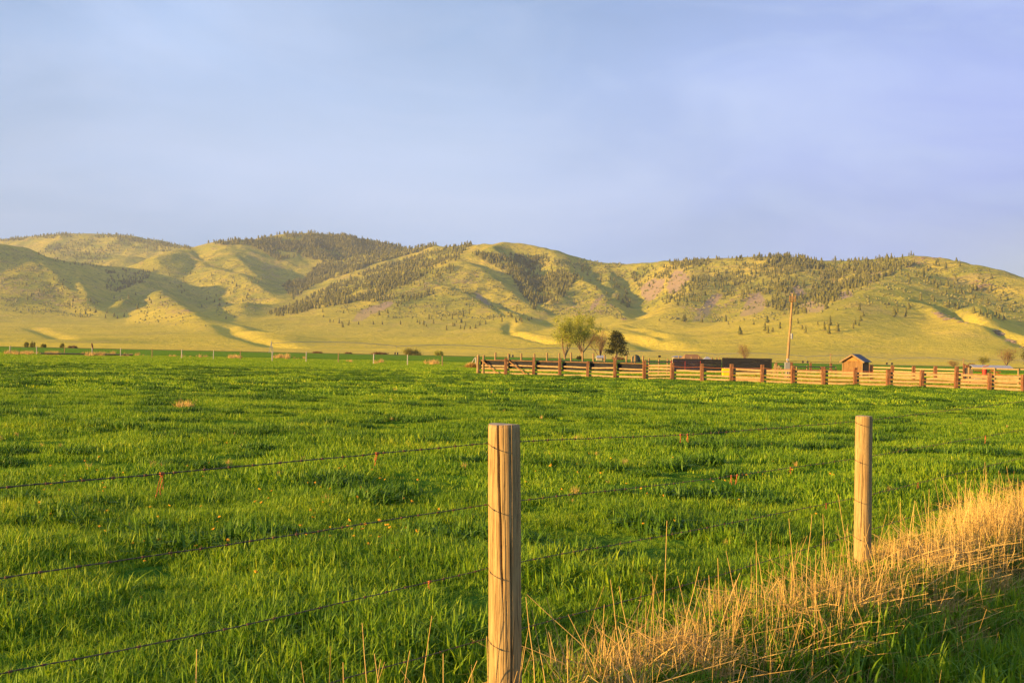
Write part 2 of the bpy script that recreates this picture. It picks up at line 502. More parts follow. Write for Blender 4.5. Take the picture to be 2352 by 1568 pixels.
pm, nt, b = new_mat('pine_needles'); k = N(nt)
c = k.ramp(k.noise(k.pos(), .05, 3, .6), [(.3, (.10, .11, .02)), (.7, (.24, .22, .04))])
k.l(c, b.inputs['Base Color']); b.inputs['Roughness'].default_value = 1; b.inputs['Specular IOR Level'].default_value = 0
protos = [pine_mesh(1.0, g_, 100 + i) for i, g_ in enumerate((.24, .34, .30, .26, .38, .32))]
trees = []
for n, hgt, poly in WOODS:
    n = int(n * 1.4) if n > 300 else n
    ok = np.argwhere(inpoly(PXG, PYG, poly) & VIS)
    if len(ok) == 0: continue
    # even chance per square of the picture, thinned by clearings
    YV = YG[ok[:, 0], ok[:, 1]]; ap = np.zeros(len(ok))
    j, i = ok[:, 0], ok[:, 1]
    jn = np.minimum(j + 1, NR - 1); ap = np.clip(np.abs(PYG[jn, i] - PYG[j, i]), .02, 4)
    cl_ = np.clip((.75 if n > 1500 else .45) + 2.2 * dense_n[j, i], .04, 1.2) * (1 - .9 * sm[j, i])
    w_ = ap * cl_; w_ /= w_.sum()
    pick = rng.choice(len(ok), n, p=w_)
    for q in pick:
        j, i = ok[q]
        x = XG[j, i] + rng.uniform(-2, 2); y = YG[j, i] + rng.uniform(-5, 5)
        trees.append((x, y, ZG[j, i] - .5, hgt * rng.uniform(.55, 1.3)))
trees.sort(key=lambda t: -t[3] / t[1])
big, rest = trees[:290], trees[290:]


def hill_name(px):
    if px < 420: return 'the left-hand hill'
    if px < 1120: return 'the wooded middle ridge'
    if px < 1470: return 'the slope below the bare rounded dome'
    return 'the rocky right-hand hill'


pmesh = []
for V_, F_ in protos:
    o = mesh_np('pine_tree', V_, F_, pm); pmesh.append(o.data); bpy.data.objects.remove(o)
for q, (x, y, z, h) in enumerate(big):
    o = bpy.data.objects.new('pine_tree', pmesh[q % 6]); COL.objects.link(o)
    o.location = (x, y, z); o.scale = (h, h, h); o.rotation_euler = (0, 0, rng.uniform(0, 6.28))
    hn = hill_name(float(proj(x, y, z)[0]))
    tag(o, 'small distant olive green pine standing on ' + hn, 'tree', 'pines on ' + hn)
VV, FF = [], []; off = 0
for q, (x, y, z, h) in enumerate(rest):
    V_, F_ = protos[q % 6]
    a = rng.uniform(0, 6.28); ca, sa = math.cos(a), math.sin(a)
    VV.append(np.stack([x + h * (V_[:, 0] * ca - V_[:, 1] * sa), y + h * (V_[:, 0] * sa + V_[:, 1] * ca), z + h * V_[:, 2]], -1))
    FF.append(F_ + off); off += len(V_)
tag(mesh_np('pine_woods', np.concatenate(VV), np.concatenate(FF), pm), 'pine woods scattered over the distant hillsides and crests', 'woods', kind='stuff')


# ------------------------------------------------------------------ scrub and outcrops
def blob(seed, n=6):
    g = np.random.default_rng(seed); V = [(0, 0, 1.0)]
    for z, r in ((.62, .42), (.05, .55)):
        for i in range(n):
            a = i * 2 * PI / n + g.uniform(-.2, .2); q = r * g.uniform(.7, 1.25); V.append((q * math.cos(a), q * math.sin(a), z + g.uniform(-.1, .1)))
    Fc = [(0, 1 + i, 1 + (i + 1) % n) for i in range(n)]
    for i in range(n):
        a, b_ = 1 + i, 1 + (i + 1) % n
        Fc += [(a, a + n, b_ + n), (a, b_ + n, b_)]
    return np.array(V), np.array(Fc)


def strew(polys, nmax, smin, smax_, flat, seed, mat, name, label, clump=1.5, thr=0.0):
    g = np.random.default_rng(seed); bl = [blob(seed + i) for i in range(5)]; VV, FF = [], []; off = 0
    cn = fbm(XG / 90, YG / 60, 3, seed)
    for n, poly in polys:
        ok = np.argwhere(inpoly(PXG, PYG, poly) & VIS)
        if not len(ok): continue
        j, i = ok[:, 0], ok[:, 1]; jn = np.minimum(j + 1, NR - 1)
        w_ = np.clip(np.abs(PYG[jn, i] - PYG[j, i]), .02, 4) * np.clip(.25 + clump * (cn[j, i] - thr), .01, 1.5); w_ /= w_.sum()
        for q in g.choice(len(ok), n, p=w_):
            j_, i_ = ok[q]; s_ = g.uniform(smin, smax_) * g.uniform(.6, 1.3); V_, F_ = bl[q % 5]; a = g.uniform(0, 6.28); ca, sa = math.cos(a), math.sin(a)
            el = g.uniform(1, 2.0) if flat else 1.0
            x = XG[j_, i_] + g.uniform(-3, 3); y = YG[j_, i_] + g.uniform(-7, 7)
            zz = ZG[j_, i_] - .3
            VV.append(np.stack([x + s_ * el * V_[:, 0] * (1.6 if flat else 1), y + s_ * V_[:, 1], zz + s_ * (.5 if flat else .85) * V_[:, 2]], -1)); FF.append(F_ + off); off += len(V_)
    tag(mesh_np(name, np.concatenate(VV), np.concatenate(FF), mat), label, name, kind='stuff')


scrub_m = plain_mat('scrub', (.24, .22, .05), 1, .45, .05, spec=0)
rock_m = plain_mat('outcrop', (.33, .235, .14), 1, .3, .08, spec=0)
FACE = [(1500, [(1440,640),(1560,605),(2080,600),(2240,620),(2352,670),(2352,745),(2200,715),(2000,700),(1800,735),(1600,745),(1480,735)]),
        (900, [(1040,610),(1120,625),(1200,690),(1240,715),(1150,735),(900,730),(760,715),(900,660)]),
        (500, [(1250,620),(1300,625),(1400,690),(1440,735),(1250,720)]),
        (900, [(0,580),(90,590),(240,715),(200,730),(0,715)]),
        (130, [(260,690),(340,640),(430,720),(480,750),(300,745)]),
        (500, [(380,580),(620,610),(620,720),(500,730),(370,640)]),
        (500, [(1120,560),(1300,590),(1440,605),(1440,640),(1300,620)])]
strew([(int(n * 1.5), p) for n, p in FACE], 0, 2.2, 5.0, False, 301, scrub_m, 'scrub', 'low dark scrub dotted over the hill faces')
ROCKS = [(420, [(0,630),(60,640),(170,672),(215,700),(150,705),(0,670)]), (60, [(340,690),(380,685),(440,715),(420,725),(350,705)]), (160, [(1812,670),(1828,652),(1848,662),(1850,682),(1820,688)]),
         (260, [(1560,700),(1700,665),(1850,700),(1820,712),(1700,700),(1580,728)]), (110, [(2236,640),(2270,648),(2300,668),(2270,674),(2240,658)]), (160, [(2080,590),(2160,592),(2140,612),(2080,615)]),
         (220, [(1900,610),(2060,625),(2000,650),(1880,640)]), (240, [(860,680),(1090,620),(1130,645),(1000,660),(880,700)]), (110, [(2120,700),(2160,720),(2240,745),(2180,742)]), (150, [(2280,752),(2352,800),(2300,780)]),
         (180, [(600,590),(640,600),(640,650),(600,640)]), (200, [(1250,690),(1400,690),(1440,735),(1300,725)])]
strew(ROCKS, 0, 1.4, 3.6, True, 401, rock_m, 'rocks', 'pinkish tan rock ledges breaking through the hillsides', 3.0)
# ------------------------------------------------------------------ the near fence line
FP1 = Vector((at(1164, 1500, 5.27).x, 5.27)); FP2 = Vector((at(1981, 1270, 9.08).x, 9.08))
FD = (FP2 - FP1).normalized(); FN = Vector((FD.y, -FD.x))        # FN points to the verge (right) side


def fence_pt(px, py, back=0.0):
    """point of the near fence's upright plane that is seen at a pixel"""
    r = ray(px, py)
    o = FP1 - FN * back
    t = (o.x * FN.x + o.y * FN.y) / (r.x * FN.x + r.y * FN.y)
    return Vector((0, 0, EYE)) + r * t


def off_fence(x, y): return (x - FP1.x) * FN.x + (y - FP1.y) * FN.y
def along_fence(x, y): return (x - FP1.x) * FD.x + (y - FP1.y) * FD.y


def ground_z(x, y):
    x = np.asarray(x, float); y = np.asarray(y, float)
    o = off_fence(x, y) + .12 * pn(x * .7, y * .7, 3)
    z = .11 * pn(x / 9, y / 9, 1) + .11 * fbm(x / 2.4, y / 1.9, 3, 7)
    z = z * (.15 + .85 * sstep(0, -1.6, o)) * sstep(1.2, .2, o) * (1 - .5 * sstep(60, 300, y))
    fade = 1 - sstep(440, 540, y)
    z = z - .06 * sstep(-1.6, -.2, o)
    d = -.58 * sstep(.28, 1.75, o) + .45 * sstep(2.6, 4.6, o)
    return z * fade + d * (1 - sstep(60, 120, y)) + .03 * pn(x * 1.1, y * 1.1, 9) * sstep(.2, 1, o) * sstep(80, 40, y)


def sp(n, a, lim0, lim1):
    t = np.linspace(np.arcsinh(lim0 / a), np.arcsinh(lim1 / a), n); return a * np.sinh(t)


gx = sp(560, 3.0, -620, 620); gy = sp(760, 5.0, -60, 562)
GX, GY = np.meshgrid(gx, gy); GZ = ground_z(GX, GY)
nx, ny = len(gx), len(gy); idx = np.arange(nx * ny).reshape(ny, nx)
fc = np.stack([idx[:-1, :-1], idx[:-1, 1:], idx[1:, 1:], idx[1:, :-1]], -1).reshape(-1, 4)
gm, nt, b = new_mat('meadow'); k = N(nt)
v = k.pos(); sepp = k.n('ShaderNodeSeparateXYZ'); k.l(v, sepp.inputs[0])
n1 = k.noise(v, .12, 5, .6, .4); n2 = k.noise(v, 1.3, 6, .65, .3); n3 = k.noise(v, 9.0, 4, .7)
c = k.ramp(n2, [(.32, (.028, .075, .008)), (.5, (.07, .17, .014)), (.68, (.13, .25, .02))])
c = k.mix(k.ramp(n1, [(.4, 0.0), (.7, .45)]), c, (.12, .20, .02))
c = k.mix(k.ramp(n3, [(.45, 0.0), (.75, .6)]), c, (.035, .05, .012))
# the field ends in a weedy strip, then dry range
yn = k.math('ADD', sepp.outputs['Y'], k.math('MULTIPLY', k.noise(k.pos((1, 1, 1)), .02, 3), 30))
far = k.n('ShaderNodeMapRange', i_From_Min=508.0, i_From_Max=516.0); k.l(yn, far.inputs['Value'])
far2 = k.n('ShaderNodeMapRange', i_From_Min=535.0, i_From_Max=560.0); k.l(yn, far2.inputs['Value'])
st_ = k.n('ShaderNodeMapRange', i_From_Min=180.0, i_From_Max=230.0); k.l(sepp.outputs['Y'], st_.inputs['Value'])
c = k.mix(k.math('MULTIPLY', st_.outputs[0], .7), c, (.17, .31, .025))
c = k.mix(far.outputs[0], c, (.16, .075, .03))
c = k.mix(far2.outputs[0], c, (.42, .30, .10))
k.l(c, b.inputs['Base Color']); b.inputs['Roughness'].default_value = 1; b.inputs['Specular IOR Level'].default_value = 0
k.bump(n2, 1.0, .25, b)
ground = mesh_np('ground', np.stack([GX, GY, GZ], -1).reshape(-1, 3), fc, gm, True)
tag(ground, kind='structure')

# ------------------------------------------------------------------ grass


def blades(n, R, hmin, hmax, w, seed, curl=.5, segs=3, square=True, hfun=None, clump=0, tuft=.03):
    g = np.random.default_rng(seed)
    if clump:
        cx = g.uniform(-R, R, (clump, 2)); ci = g.integers(0, clump, n)
        p = cx[ci] + g.normal(0, tuft, (n, 2))
    else:
        p = g.uniform(-R, R, (n, 2))
        if not square:
            a = g.uniform(0, 2 * PI, n); q = R * np.sqrt(g.uniform(0, 1, n)) ; p = np.stack([q * np.cos(a), q * np.sin(a)], -1)
    h = g.uniform(hmin, hmax, n)
    if hfun is not None: h = h * hfun(p[:, 0], p[:, 1])
    az = g.uniform(0, 2 * PI, n); yaw = az + PI / 2 + g.normal(0, .5, n)
    ln = np.abs(g.normal(0, 1, n)) * curl
    V = np.zeros((n, 2 * segs + 1, 3)); t = np.linspace(0, 1, segs + 1)
    for i in range(segs + 1):
        b_ = ln * t[i] ** 1.8 * h * .8
        zc = h * t[i] * (1 - .22 * np.minimum(ln, 1.6) * t[i])
        cx_ = p[:, 0] + np.cos(az) * b_; cy_ = p[:, 1] + np.sin(az) * b_
        ww = w * .5 * (1 - t[i] ** 1.6) * (.75 + .5 * g.uniform(0, 1, n))
        if i == segs:
            V[:, 2 * i] = np.stack([cx_, cy_, zc], -1)
        else:
            V[:, 2 * i] = np.stack([cx_ - np.cos(yaw) * ww, cy_ - np.sin(yaw) * ww, zc], -1)
            V[:, 2 * i + 1] = np.stack([cx_ + np.cos(yaw) * ww, cy_ + np.sin(yaw) * ww, zc], -1)
    f = []
    for i in range(segs - 1):
        f += [(2 * i, 2 * i + 1, 2 * i + 3), (2 * i, 2 * i + 3, 2 * i + 2)]
    f.append((2 * segs - 2, 2 * segs - 1, 2 * segs))
    f = np.array(f); K = 2 * segs + 1
    Fc = (f[None] + (np.arange(n) * K)[:, None, None]).reshape(-1, 3)
    tint = np.repeat(g.uniform(0, 1, n), K); up = np.tile(np.repeat(t, 2)[:K], n)
    return V.reshape(-1, 3), Fc, {'tint': tint, 'up': up}


def leaf_mat(name, stops, trans=.35, rough=.55, big=None, spec=.25):
    m = bpy.data.materials.new(name); m.use_nodes = True; nt = m.node_tree; k = N(nt)
    b = nt.nodes['Principled BSDF']; out = nt.nodes['Material Output']
    t = k.attr('tint')
    ps = k.pos()
    pn_ = k.noise(ps, .35, 4, .6)
    tt = k.math('ADD', k.math('MULTIPLY', t, .55), k.math('MULTIPLY', k.math('SUBTRACT', pn_, .28), 1.0), True)
    c = k.ramp(tt, stops)
    k.l(c, b.inputs['Base Color']); b.inputs['Roughness'].default_value = rough; b.inputs['Specular IOR Level'].default_value = spec
    tr = k.n('ShaderNodeBsdfTranslucent'); k.l(k.mix(1.0, c, (1.25, 1.2, .6), 'MULTIPLY'), tr.inputs['Color'])
    mx = k.n('ShaderNodeMixShader'); mx.inputs[0].default_value = trans
    k.l(b.outputs[0], mx.inputs[1]); k.l(tr.outputs[0], mx.inputs[2]); k.l(mx.outputs[0], out.inputs['Surface'])
    return m


m_grass = leaf_mat('grass_blade', [(.05, (.042, .12, .006)), (.42, (.15, .28, .010)), (.78, (.34, .44, .016)), (.97, (.60, .53, .04))])
m_weed = leaf_mat('weed_leaf', [(.1, (.045, .11, .006)), (.6, (.09, .19, .009)), (1, (.15, .26, .014))], .25)
m_straw = leaf_mat('straw', [(.05, (.28, .17, .05)), (.5, (.60, .385, .11)), (.95, (.80, .56, .19))], .12, .6)


def scatter(name, srcs, P, rot, scl, idx_, tilt=None):
    """stuff: points with rotation and scale that carry tufts (geometry nodes)"""
    sc = bpy.data.collections.new(name + '_tufts')
    for s_ in srcs:
        for c_ in list(s_.users_collection): c_.objects.unlink(s_)
        sc.objects.link(s_)
    me = bpy.data.meshes.new(name); me.vertices.add(len(P)); me.vertices.foreach_set('co', np.asarray(P, np.float32).ravel())
    for an, ty, av in (('rot', 'FLOAT', rot), ('scl', 'FLOAT', scl), ('pick', 'INT', idx_)):
        a_ = me.attributes.new(an, ty, 'POINT'); a_.data.foreach_set('value', np.asarray(av, np.float32 if ty == 'FLOAT' else np.int32))
    o = bpy.data.objects.new(name, me); COL.objects.link(o)
    g = bpy.data.node_groups.new(name, 'GeometryNodeTree')
    g.interface.new_socket('Geometry', in_out='INPUT', socket_type='NodeSocketGeometry')
    g.interface.new_socket('Geometry', in_out='OUTPUT', socket_type='NodeSocketGeometry')
    gi = g.nodes.new('NodeGroupInput'); go = g.nodes.new('NodeGroupOutput')
    ip = g.nodes.new('GeometryNodeInstanceOnPoints'); ci = g.nodes.new('GeometryNodeCollectionInfo')
    ci.inputs['Collection'].default_value = sc; ci.inputs['Separate Children'].default_value = True; ci.inputs['Reset Children'].default_value = True

    def na(nm, ty):
        x = g.nodes.new('GeometryNodeInputNamedAttribute'); x.data_type = ty; x.inputs['Name'].default_value = nm
        return x.outputs[0]
    g.links.new(gi.outputs[0], ip.inputs['Points']); g.links.new(ci.outputs[0], ip.inputs['Instance'])
    ip.inputs['Pick Instance'].default_value = True
    g.links.new(na('pick', 'INT'), ip.inputs['Instance Index'])
    cx = g.nodes.new('ShaderNodeCombineXYZ'); g.links.new(na('rot', 'FLOAT'), cx.inputs[2])
    er = g.nodes.new('FunctionNodeEulerToRotation'); g.links.new(cx.outputs[0], er.inputs[0])
    g.links.new(er.outputs[0], ip.inputs['Rotation'])
    g.links.new(na('scl', 'FLOAT'), ip.inputs['Scale'])
    g.links.new(ip.outputs[0], go.inputs[0])
    md = o.modifiers.new('scatter', 'NODES'); md.node_group = g
    return o


def src(name, V, Fc, at_, mat): return mesh_np(name, V, Fc, mat, False, None, at_)


HU = .50      # half width of the strewn wedge, as X / Y


def wedge(n, y0, y1, cell):
    """jittered points in the wedge in front of the camera between two depths"""
    pts = []
    ys = np.arange(y0, y1, cell)
    for y in ys:
        w_ = HU * y + 1.0
        xs = np.arange(-w_, w_, cell)
        pts.append(np.stack([xs + rng.uniform(-.45, .45, len(xs)) * cell, np.full(len(xs), y) + rng.uniform(-.45, .45, len(xs)) * cell], -1))
    return np.concatenate(pts)


def grow(P, base=1.0, amp=.9):
    """how tall the sward stands there"""
    a = fbm(P[:, 0] / 1.7, P[:, 1] / 1.3, 3, 61); b_ = pn(P[:, 0] / 7, P[:, 1] / 6, 63)
    near = 1 + .38 * sstep(11, 5, P[:, 1])
    return base * np.clip(1 + amp * a * 2.4 + .35 * b_, .35, 2.0) * near


P = wedge(0, 3.2, 12.5, .26)
o_ = off_fence(P[:, 0], P[:, 1])
P = P[(o_ < 5)]; o_ = off_fence(P[:, 0], P[:, 1])
keep = (np.hypot(P[:, 0] - .02, P[:, 1] - 5.05) > .42) | (rng.uniform(0, 1, len(P)) < .15)
P = P[keep]; o_ = o_[keep]
srcs = [src('grass_tuft', *blades(400, .22, .03, .105, .0078, 200 + i, .95, clump=22, tuft=.032), m_grass) for i in range(5)]
sc_ = grow(P) * np.where(o_ > .2, 1.22, 1.0)
scatter('meadow_grass_near', srcs, np.c_[P, ground_z(P[:, 0], P[:, 1]) - .01], rng.uniform(0, 6.28, len(P)), sc_, rng.integers(0, 5, len(P)))
gr1 = bpy.data.objects['meadow_grass_near']; gr1.name = 'grass'
tag(gr1, 'lush green grass blades of the near meadow and verge', 'grass', kind='stuff')

P = wedge(0, 12.2, 40, .62)
P = P[off_fence(P[:, 0], P[:, 1]) < 5]
srcs = [src('grass_tuft', *blades(620, .46, .03, .105, .012, 210 + i, .8, clump=70, tuft=.05), m_grass) for i in range(5)]
gr2 = scatter('grass', srcs, np.c_[P, ground_z(P[:, 0], P[:, 1]) - .01], rng.uniform(0, 6.28, len(P)), grow(P, 1.0), rng.integers(0, 5, len(P)))
tag(gr2, 'short green grass of the middle of the meadow', 'grass', kind='stuff')

P = wedge(0, 39, 190, 2.3)
srcs = [src('grass_tuft', *blades(900, 1.7, .04, .12, .045, 220 + i, .5, segs=2, clump=160, tuft=.12), m_grass) for i in range(4)]
gr3 = scatter('grass', srcs, np.c_[P, ground_z(P[:, 0], P[:, 1]) - .02], rng.uniform(0, 6.28, len(P)), np.clip(grow(P, 1.0), .6, 1.4), rng.integers(0, 4, len(P)))
tag(gr3, 'short green grass of the far meadow before the corral', 'grass', kind='stuff')

# leafy dark weeds (alfalfa) in loose clumps
P = wedge(0, 6.5, 95, .55)
P = P[(off_fence(P[:, 0], P[:, 1]) < -.6)]
cl_ = fbm(P[:, 0] / 3.1, P[:, 1] / 2.2, 3, 77)
P = P[(cl_ > .06) & (rng.uniform(0, 1, len(P)) < .75)]
srcs = []
for i in range(4):
    V, Fc, A = blades(260, .26, .03, .20, .022, 230 + i, 1.1, segs=2, square=False)
    V[:, 2] *= 1 - .45 * np.clip((np.hypot(V[:, 0], V[:, 1]) / .36), 0, 1) ** 2
    srcs.append(src('weed_tuft', V, Fc, A, m_weed))
wd = scatter('weeds', srcs, np.c_[P, ground_z(P[:, 0], P[:, 1])], rng.uniform(0, 6.28, len(P)), rng.uniform(.55, 1.35, len(P)), rng.integers(0, 4, len(P)))
tag(wd, 'dark green leafy weeds in clumps across the meadow', 'weeds', kind='stuff')


# ------------------------------------------------------------------ straw
def stalks(specs, sides=3):
    """specs: list of (polyline points, radius)"""
    V = []; Fc = []; T = []
    for pts, r, tnt in specs:
        n = len(pts); base = len(V)
        d = Vector(pts[-1]) - Vector(pts[0])
        if d.length < 1e-6: continue
        a = d.cross(Vector((.3, .7, .1))).normalized(); b_ = d.cross(a).normalized()
        for i, p in enumerate(pts):
            rr = r * (1 - .45 * i / (n - 1))
            for s in range(sides):
                w_ = s * 2 * PI / sides
                q = Vector(p) + a * (math.cos(w_) * rr) + b_ * (math.sin(w_) * rr)
                V.append(q[:]); T.append(tnt)
        for i in range(n - 1):
            for s in range(sides):
                A, B = base + i * sides + s, base + i * sides + (s + 1) % sides
                Fc += [(A, B, B + sides), (A, B + sides, A + sides)]
    return V, Fc, {'tint': np.array(T), 'up': np.zeros(len(T))}


def stalk_line(x, y, z, h, az, lean, kink=None):
    pts = []; n = 4
    for i in range(n + 1):
        t = i / n
        l_ = lean * h * t ** 1.3
        pts.append((x + math.cos(az) * l_, y + math.sin(az) * l_, z + h * t * math.sqrt(max(.05, 1 - min(.95, lean) ** 2 * .8))))
    if kink is not None:
        k_ = pts[kink]; a2 = az + random.uniform(-.9, .9); rest_ = h * (1 - kink / n) * random.uniform(.6, 1.2)
        pts = pts[:kink + 1] + [(k_[0] + math.cos(a2) * rest_ * .95, k_[1] + math.sin(a2) * rest_ * .95, max(z + .01, k_[2] - rest_ * random.uniform(-.1, .4)))]
    return pts


specs = []
R_ = random.Random(5)
for i in range(10500):
    a_ = R_.uniform(-2.6, 13.5)
    if R_.random() < .82: o = R_.gauss(.42 + .02 * a_, .27)
    else: o = R_.uniform(-.2, 1.9)
    dens = .55 + .45 * float(pn(a_ * .9 + 3, o * 1.3, 88)) * 2 + .06 * a_
    if R_.random() > dens or a_ < -.4 and R_.random() < .65 and o > .0: continue
    if o < -.35: continue
    if abs(a_ - 4.75) < .28 and o > -.1 and R_.random() < .6: continue
    if abs(a_ + .1) < .42 and o > -.1 and R_.random() < .8: continue
    x = FP1.x + FD.x * a_ + FN.x * o; y = FP1.y + FD.y * a_ + FN.y * o
    z = float(ground_z(x, y))
    q = R_.random()
    if q < .32: h, lean = R_.uniform(.08, .26), abs(R_.gauss(0, .4))
    elif q < .56: h, lean = R_.uniform(.25, .52), abs(R_.gauss(0, .28))
    else: h, lean = R_.uniform(.15, .42), R_.uniform(.8, 1.6)
    kink = R_.choice([2, 3]) if R_.random() < .35 else None
    specs.append((stalk_line(x, y, z - .01 + (.05 if lean > .8 else 0) * R_.random(), h, R_.uniform(0, 6.28), lean, kink), R_.choice([.0012, .0016, .0022, .003, .0038]) * R_.uniform(.85, 1.1), R_.random()))
# the tall clump by the right edge
for i in range(420):
    c_ = gnd(2300 + R_.gauss(0, 60), 1225 + R_.gauss(0, 20))
    z = float(ground_z(c_.x, c_.y))
    specs.append((stalk_line(c_.x, c_.y, z - .01, R_.uniform(.2, .62), R_.uniform(0, 6.28), abs(R_.gauss(0, .35)), R_.choice([None, None, 2, 3])), R_.uniform(.0018, .0036), R_.random()))
# single long stems one can make out: foot pixel, tip pixel
for (fx, fy, tx, ty) in ((452,1600,452,1490),(865,1560,832,1430),(905,1600,860,1500),(800,1600,788,1520),(1022,1590,1018,1500),(1130,1555,1118,1460),
        (1240,1480,1208,1370),(1270,1490,1222,1400),(1330,1500,1255,1370),(1400,1460,1305,1410),(1440,1480,1210,1364),(1440,1430,1402,1330),(1460,1420,1422,1345),
        (1525,1290,1532,1195),(1740,1330,1737,1240),(1770,1360,1740,1270),(1850,1290,1865,1180),(1960,1235,1925,1135),(2135,1240,2103,1150),(2200,1290,2120,1195),
        (1975,1250,1962,1150),(1900,1330,1890,1180),(1830,1370,1812,1190),(2232,1200,2228,1120),(2270,1170,2262,1060),(2300,1180,2294,1080),(2330,1150,2312,1070),
        (1560,1450,1606,1300),(1640,1420,1628,1320),(1700,1440,1690,1330)):
    a_ = fence_pt(fx, fy, -.18); g0 = Vector((a_.x, a_.y, float(ground_z(a_.x, a_.y)) - .02))
    tp = at(tx, ty, a_.y)
    mid = g0.lerp(tp, .5) + Vector((random.uniform(-.01, .01), 0, 0))
    specs.append(([g0[:], g0.lerp(tp, .25)[:], mid[:], g0.lerp(tp, .8)[:], tp[:]], .0031, .8))
V, Fc, A = stalks(specs)
tag(mesh_np('dry_grass', V, Fc, m_straw, False, None, A), 'tangled golden dry grass stems along the foot of the wire fence', 'dry grass', kind='stuff')
# dry leaf litter between the stems
P = []
for i in range(1500):
    a_ = R_.uniform(-1.5, 13.5); o = R_.gauss(.5, .38)
    if o < -.25: continue
    if abs(a_ + .1) < .5 or abs(a_ - 4.75) < .3: continue
    x = FP1.x + FD.x * a_ + FN.x * o; y = FP1.y + FD.y * a_ + FN.y * o
    if float(pn(x * 1.6, y * 1.6, 33)) < -.02: continue
    P.append((x, y, float(ground_z(x, y))))
srcs = [src('straw_tuft', *blades(46, .10, .05, .24, .0042, 240 + i, 1.5, square=False), m_straw) for i in range(4)]
dl = scatter('straw', srcs, np.array(P), rng.uniform(0, 6.28, len(P)), rng.uniform(.5, 1.25, len(P)), rng.integers(0, 4, len(P)))
tag(dl, 'matted dry straw leaves lying under the wire fence', 'straw', kind='stuff')
# dry tufts in the meadow and along the far fence
P = []
for (px, py, n, sx, sy, s) in ((35,813,26,18,1.0,3.0),(60,813,20,10,1,3),(118,814,16,8,1,3),(220,817,30,18,1,3.6),(305,817,18,12,1,2.6),(410,819,10,10,1,2.2),(462,820,7,5,1,2.6),
        (545,822,20,8,1,3),(640,822,24,10,1,4),(690,823,8,10,1,2),(803,832,5,6,1,2.6),(870,833,7,6,1,3),(990,836,16,14,1,3.2),(424,939,9,7,1.2,1.5),
        (905,903,2,5,1,.9),(1340,1003,3,8,1.5,.7)):
    for i in range(n):
        g0 = gnd(px + R_.gauss(0, sx), py + R_.gauss(0, sy)); P.append((g0.x, g0.y, float(ground_z(g0.x, g0.y)), s * R_.uniform(.35, .95)))
for i in range(120):
    g0 = gnd(R_.uniform(-20, 2380), 860 + 420 * R_.random() ** 2)
    if off_fence(g0.x, g0.y) > -.5: continue
    P.append((g0.x, g0.y, float(ground_z(g0.x, g0.y)), R_.uniform(.2, .42)))
P = np.array(P)
srcs = [src('straw_tuft', *blades(60, .12, .08, .32, .012, 250 + i, .6, square=False), m_straw) for i in range(3)]
dt = scatter('straw', srcs, P[:, :3], rng.uniform(0, 6.28, len(P)), P[:, 3], rng.integers(0, 3, len(P)))
tag(dt, 'pale dry grass tufts dotted over the meadow and along the far fence', 'straw', kind='stuff')
# ------------------------------------------------------------------ wood and metal
def wood_mat(name, cols, grain=(22, 22, 1.2), scale=3.0, rough=.75, bump=.5, crack=True, dist=.004):
    m, nt, b = new_mat(name); k = N(nt)
    v = k.coord('Object', grain)
    g1 = k.noise(v, scale, 6, .65, .35); g2 = k.noise(k.coord('Object', (2, 2, 1.3)), 2.2, 4, .6, .5)
    g3 = k.noise(k.coord('Object', (60, 60, 1.6)), 3.0, 3, .6, .2)
    c = k.ramp(g1, [(.3, cols[0]), (.5, cols[1]), (.72, cols[2])])
    c = k.mix(k.ramp(g2, [(.45, 0.0), (.75, .55)]), c, cols[3])
    c = k.mix(k.ramp(g3, [(.56, 0.0), (.66, .8)]), c, tuple(q * .28 for q in cols[0]))
    k.l(c, b.inputs['Base Color']); b.inputs['Roughness'].default_value = rough; b.inputs['Specular IOR Level'].default_value = .25
    k.bump(k.math('SUBTRACT', g1, k.math('MULTIPLY', k.ramp(g3, [(.58, 0.0), (.68, 1.0)]), .6)), bump, dist, b)
    return m


m_post = wood_mat('weathered_pine', [(.22, .13, .05), (.37, .245, .095), (.46, .325, .135), (.32, .19, .065)])
m_end = plain_mat('sawn_end', (.42, .32, .19), .85, .35, 30)
m_wire = plain_mat('dull_wire', (.11, .085, .05), .7, .5, 40, metal=0)
m_barb = plain_mat('barb_rust', (.15, .075, .04), .85, .5, 60)
m_rust = plain_mat('rusty_wire', (.42, .12, .035), .85, .4, 60)


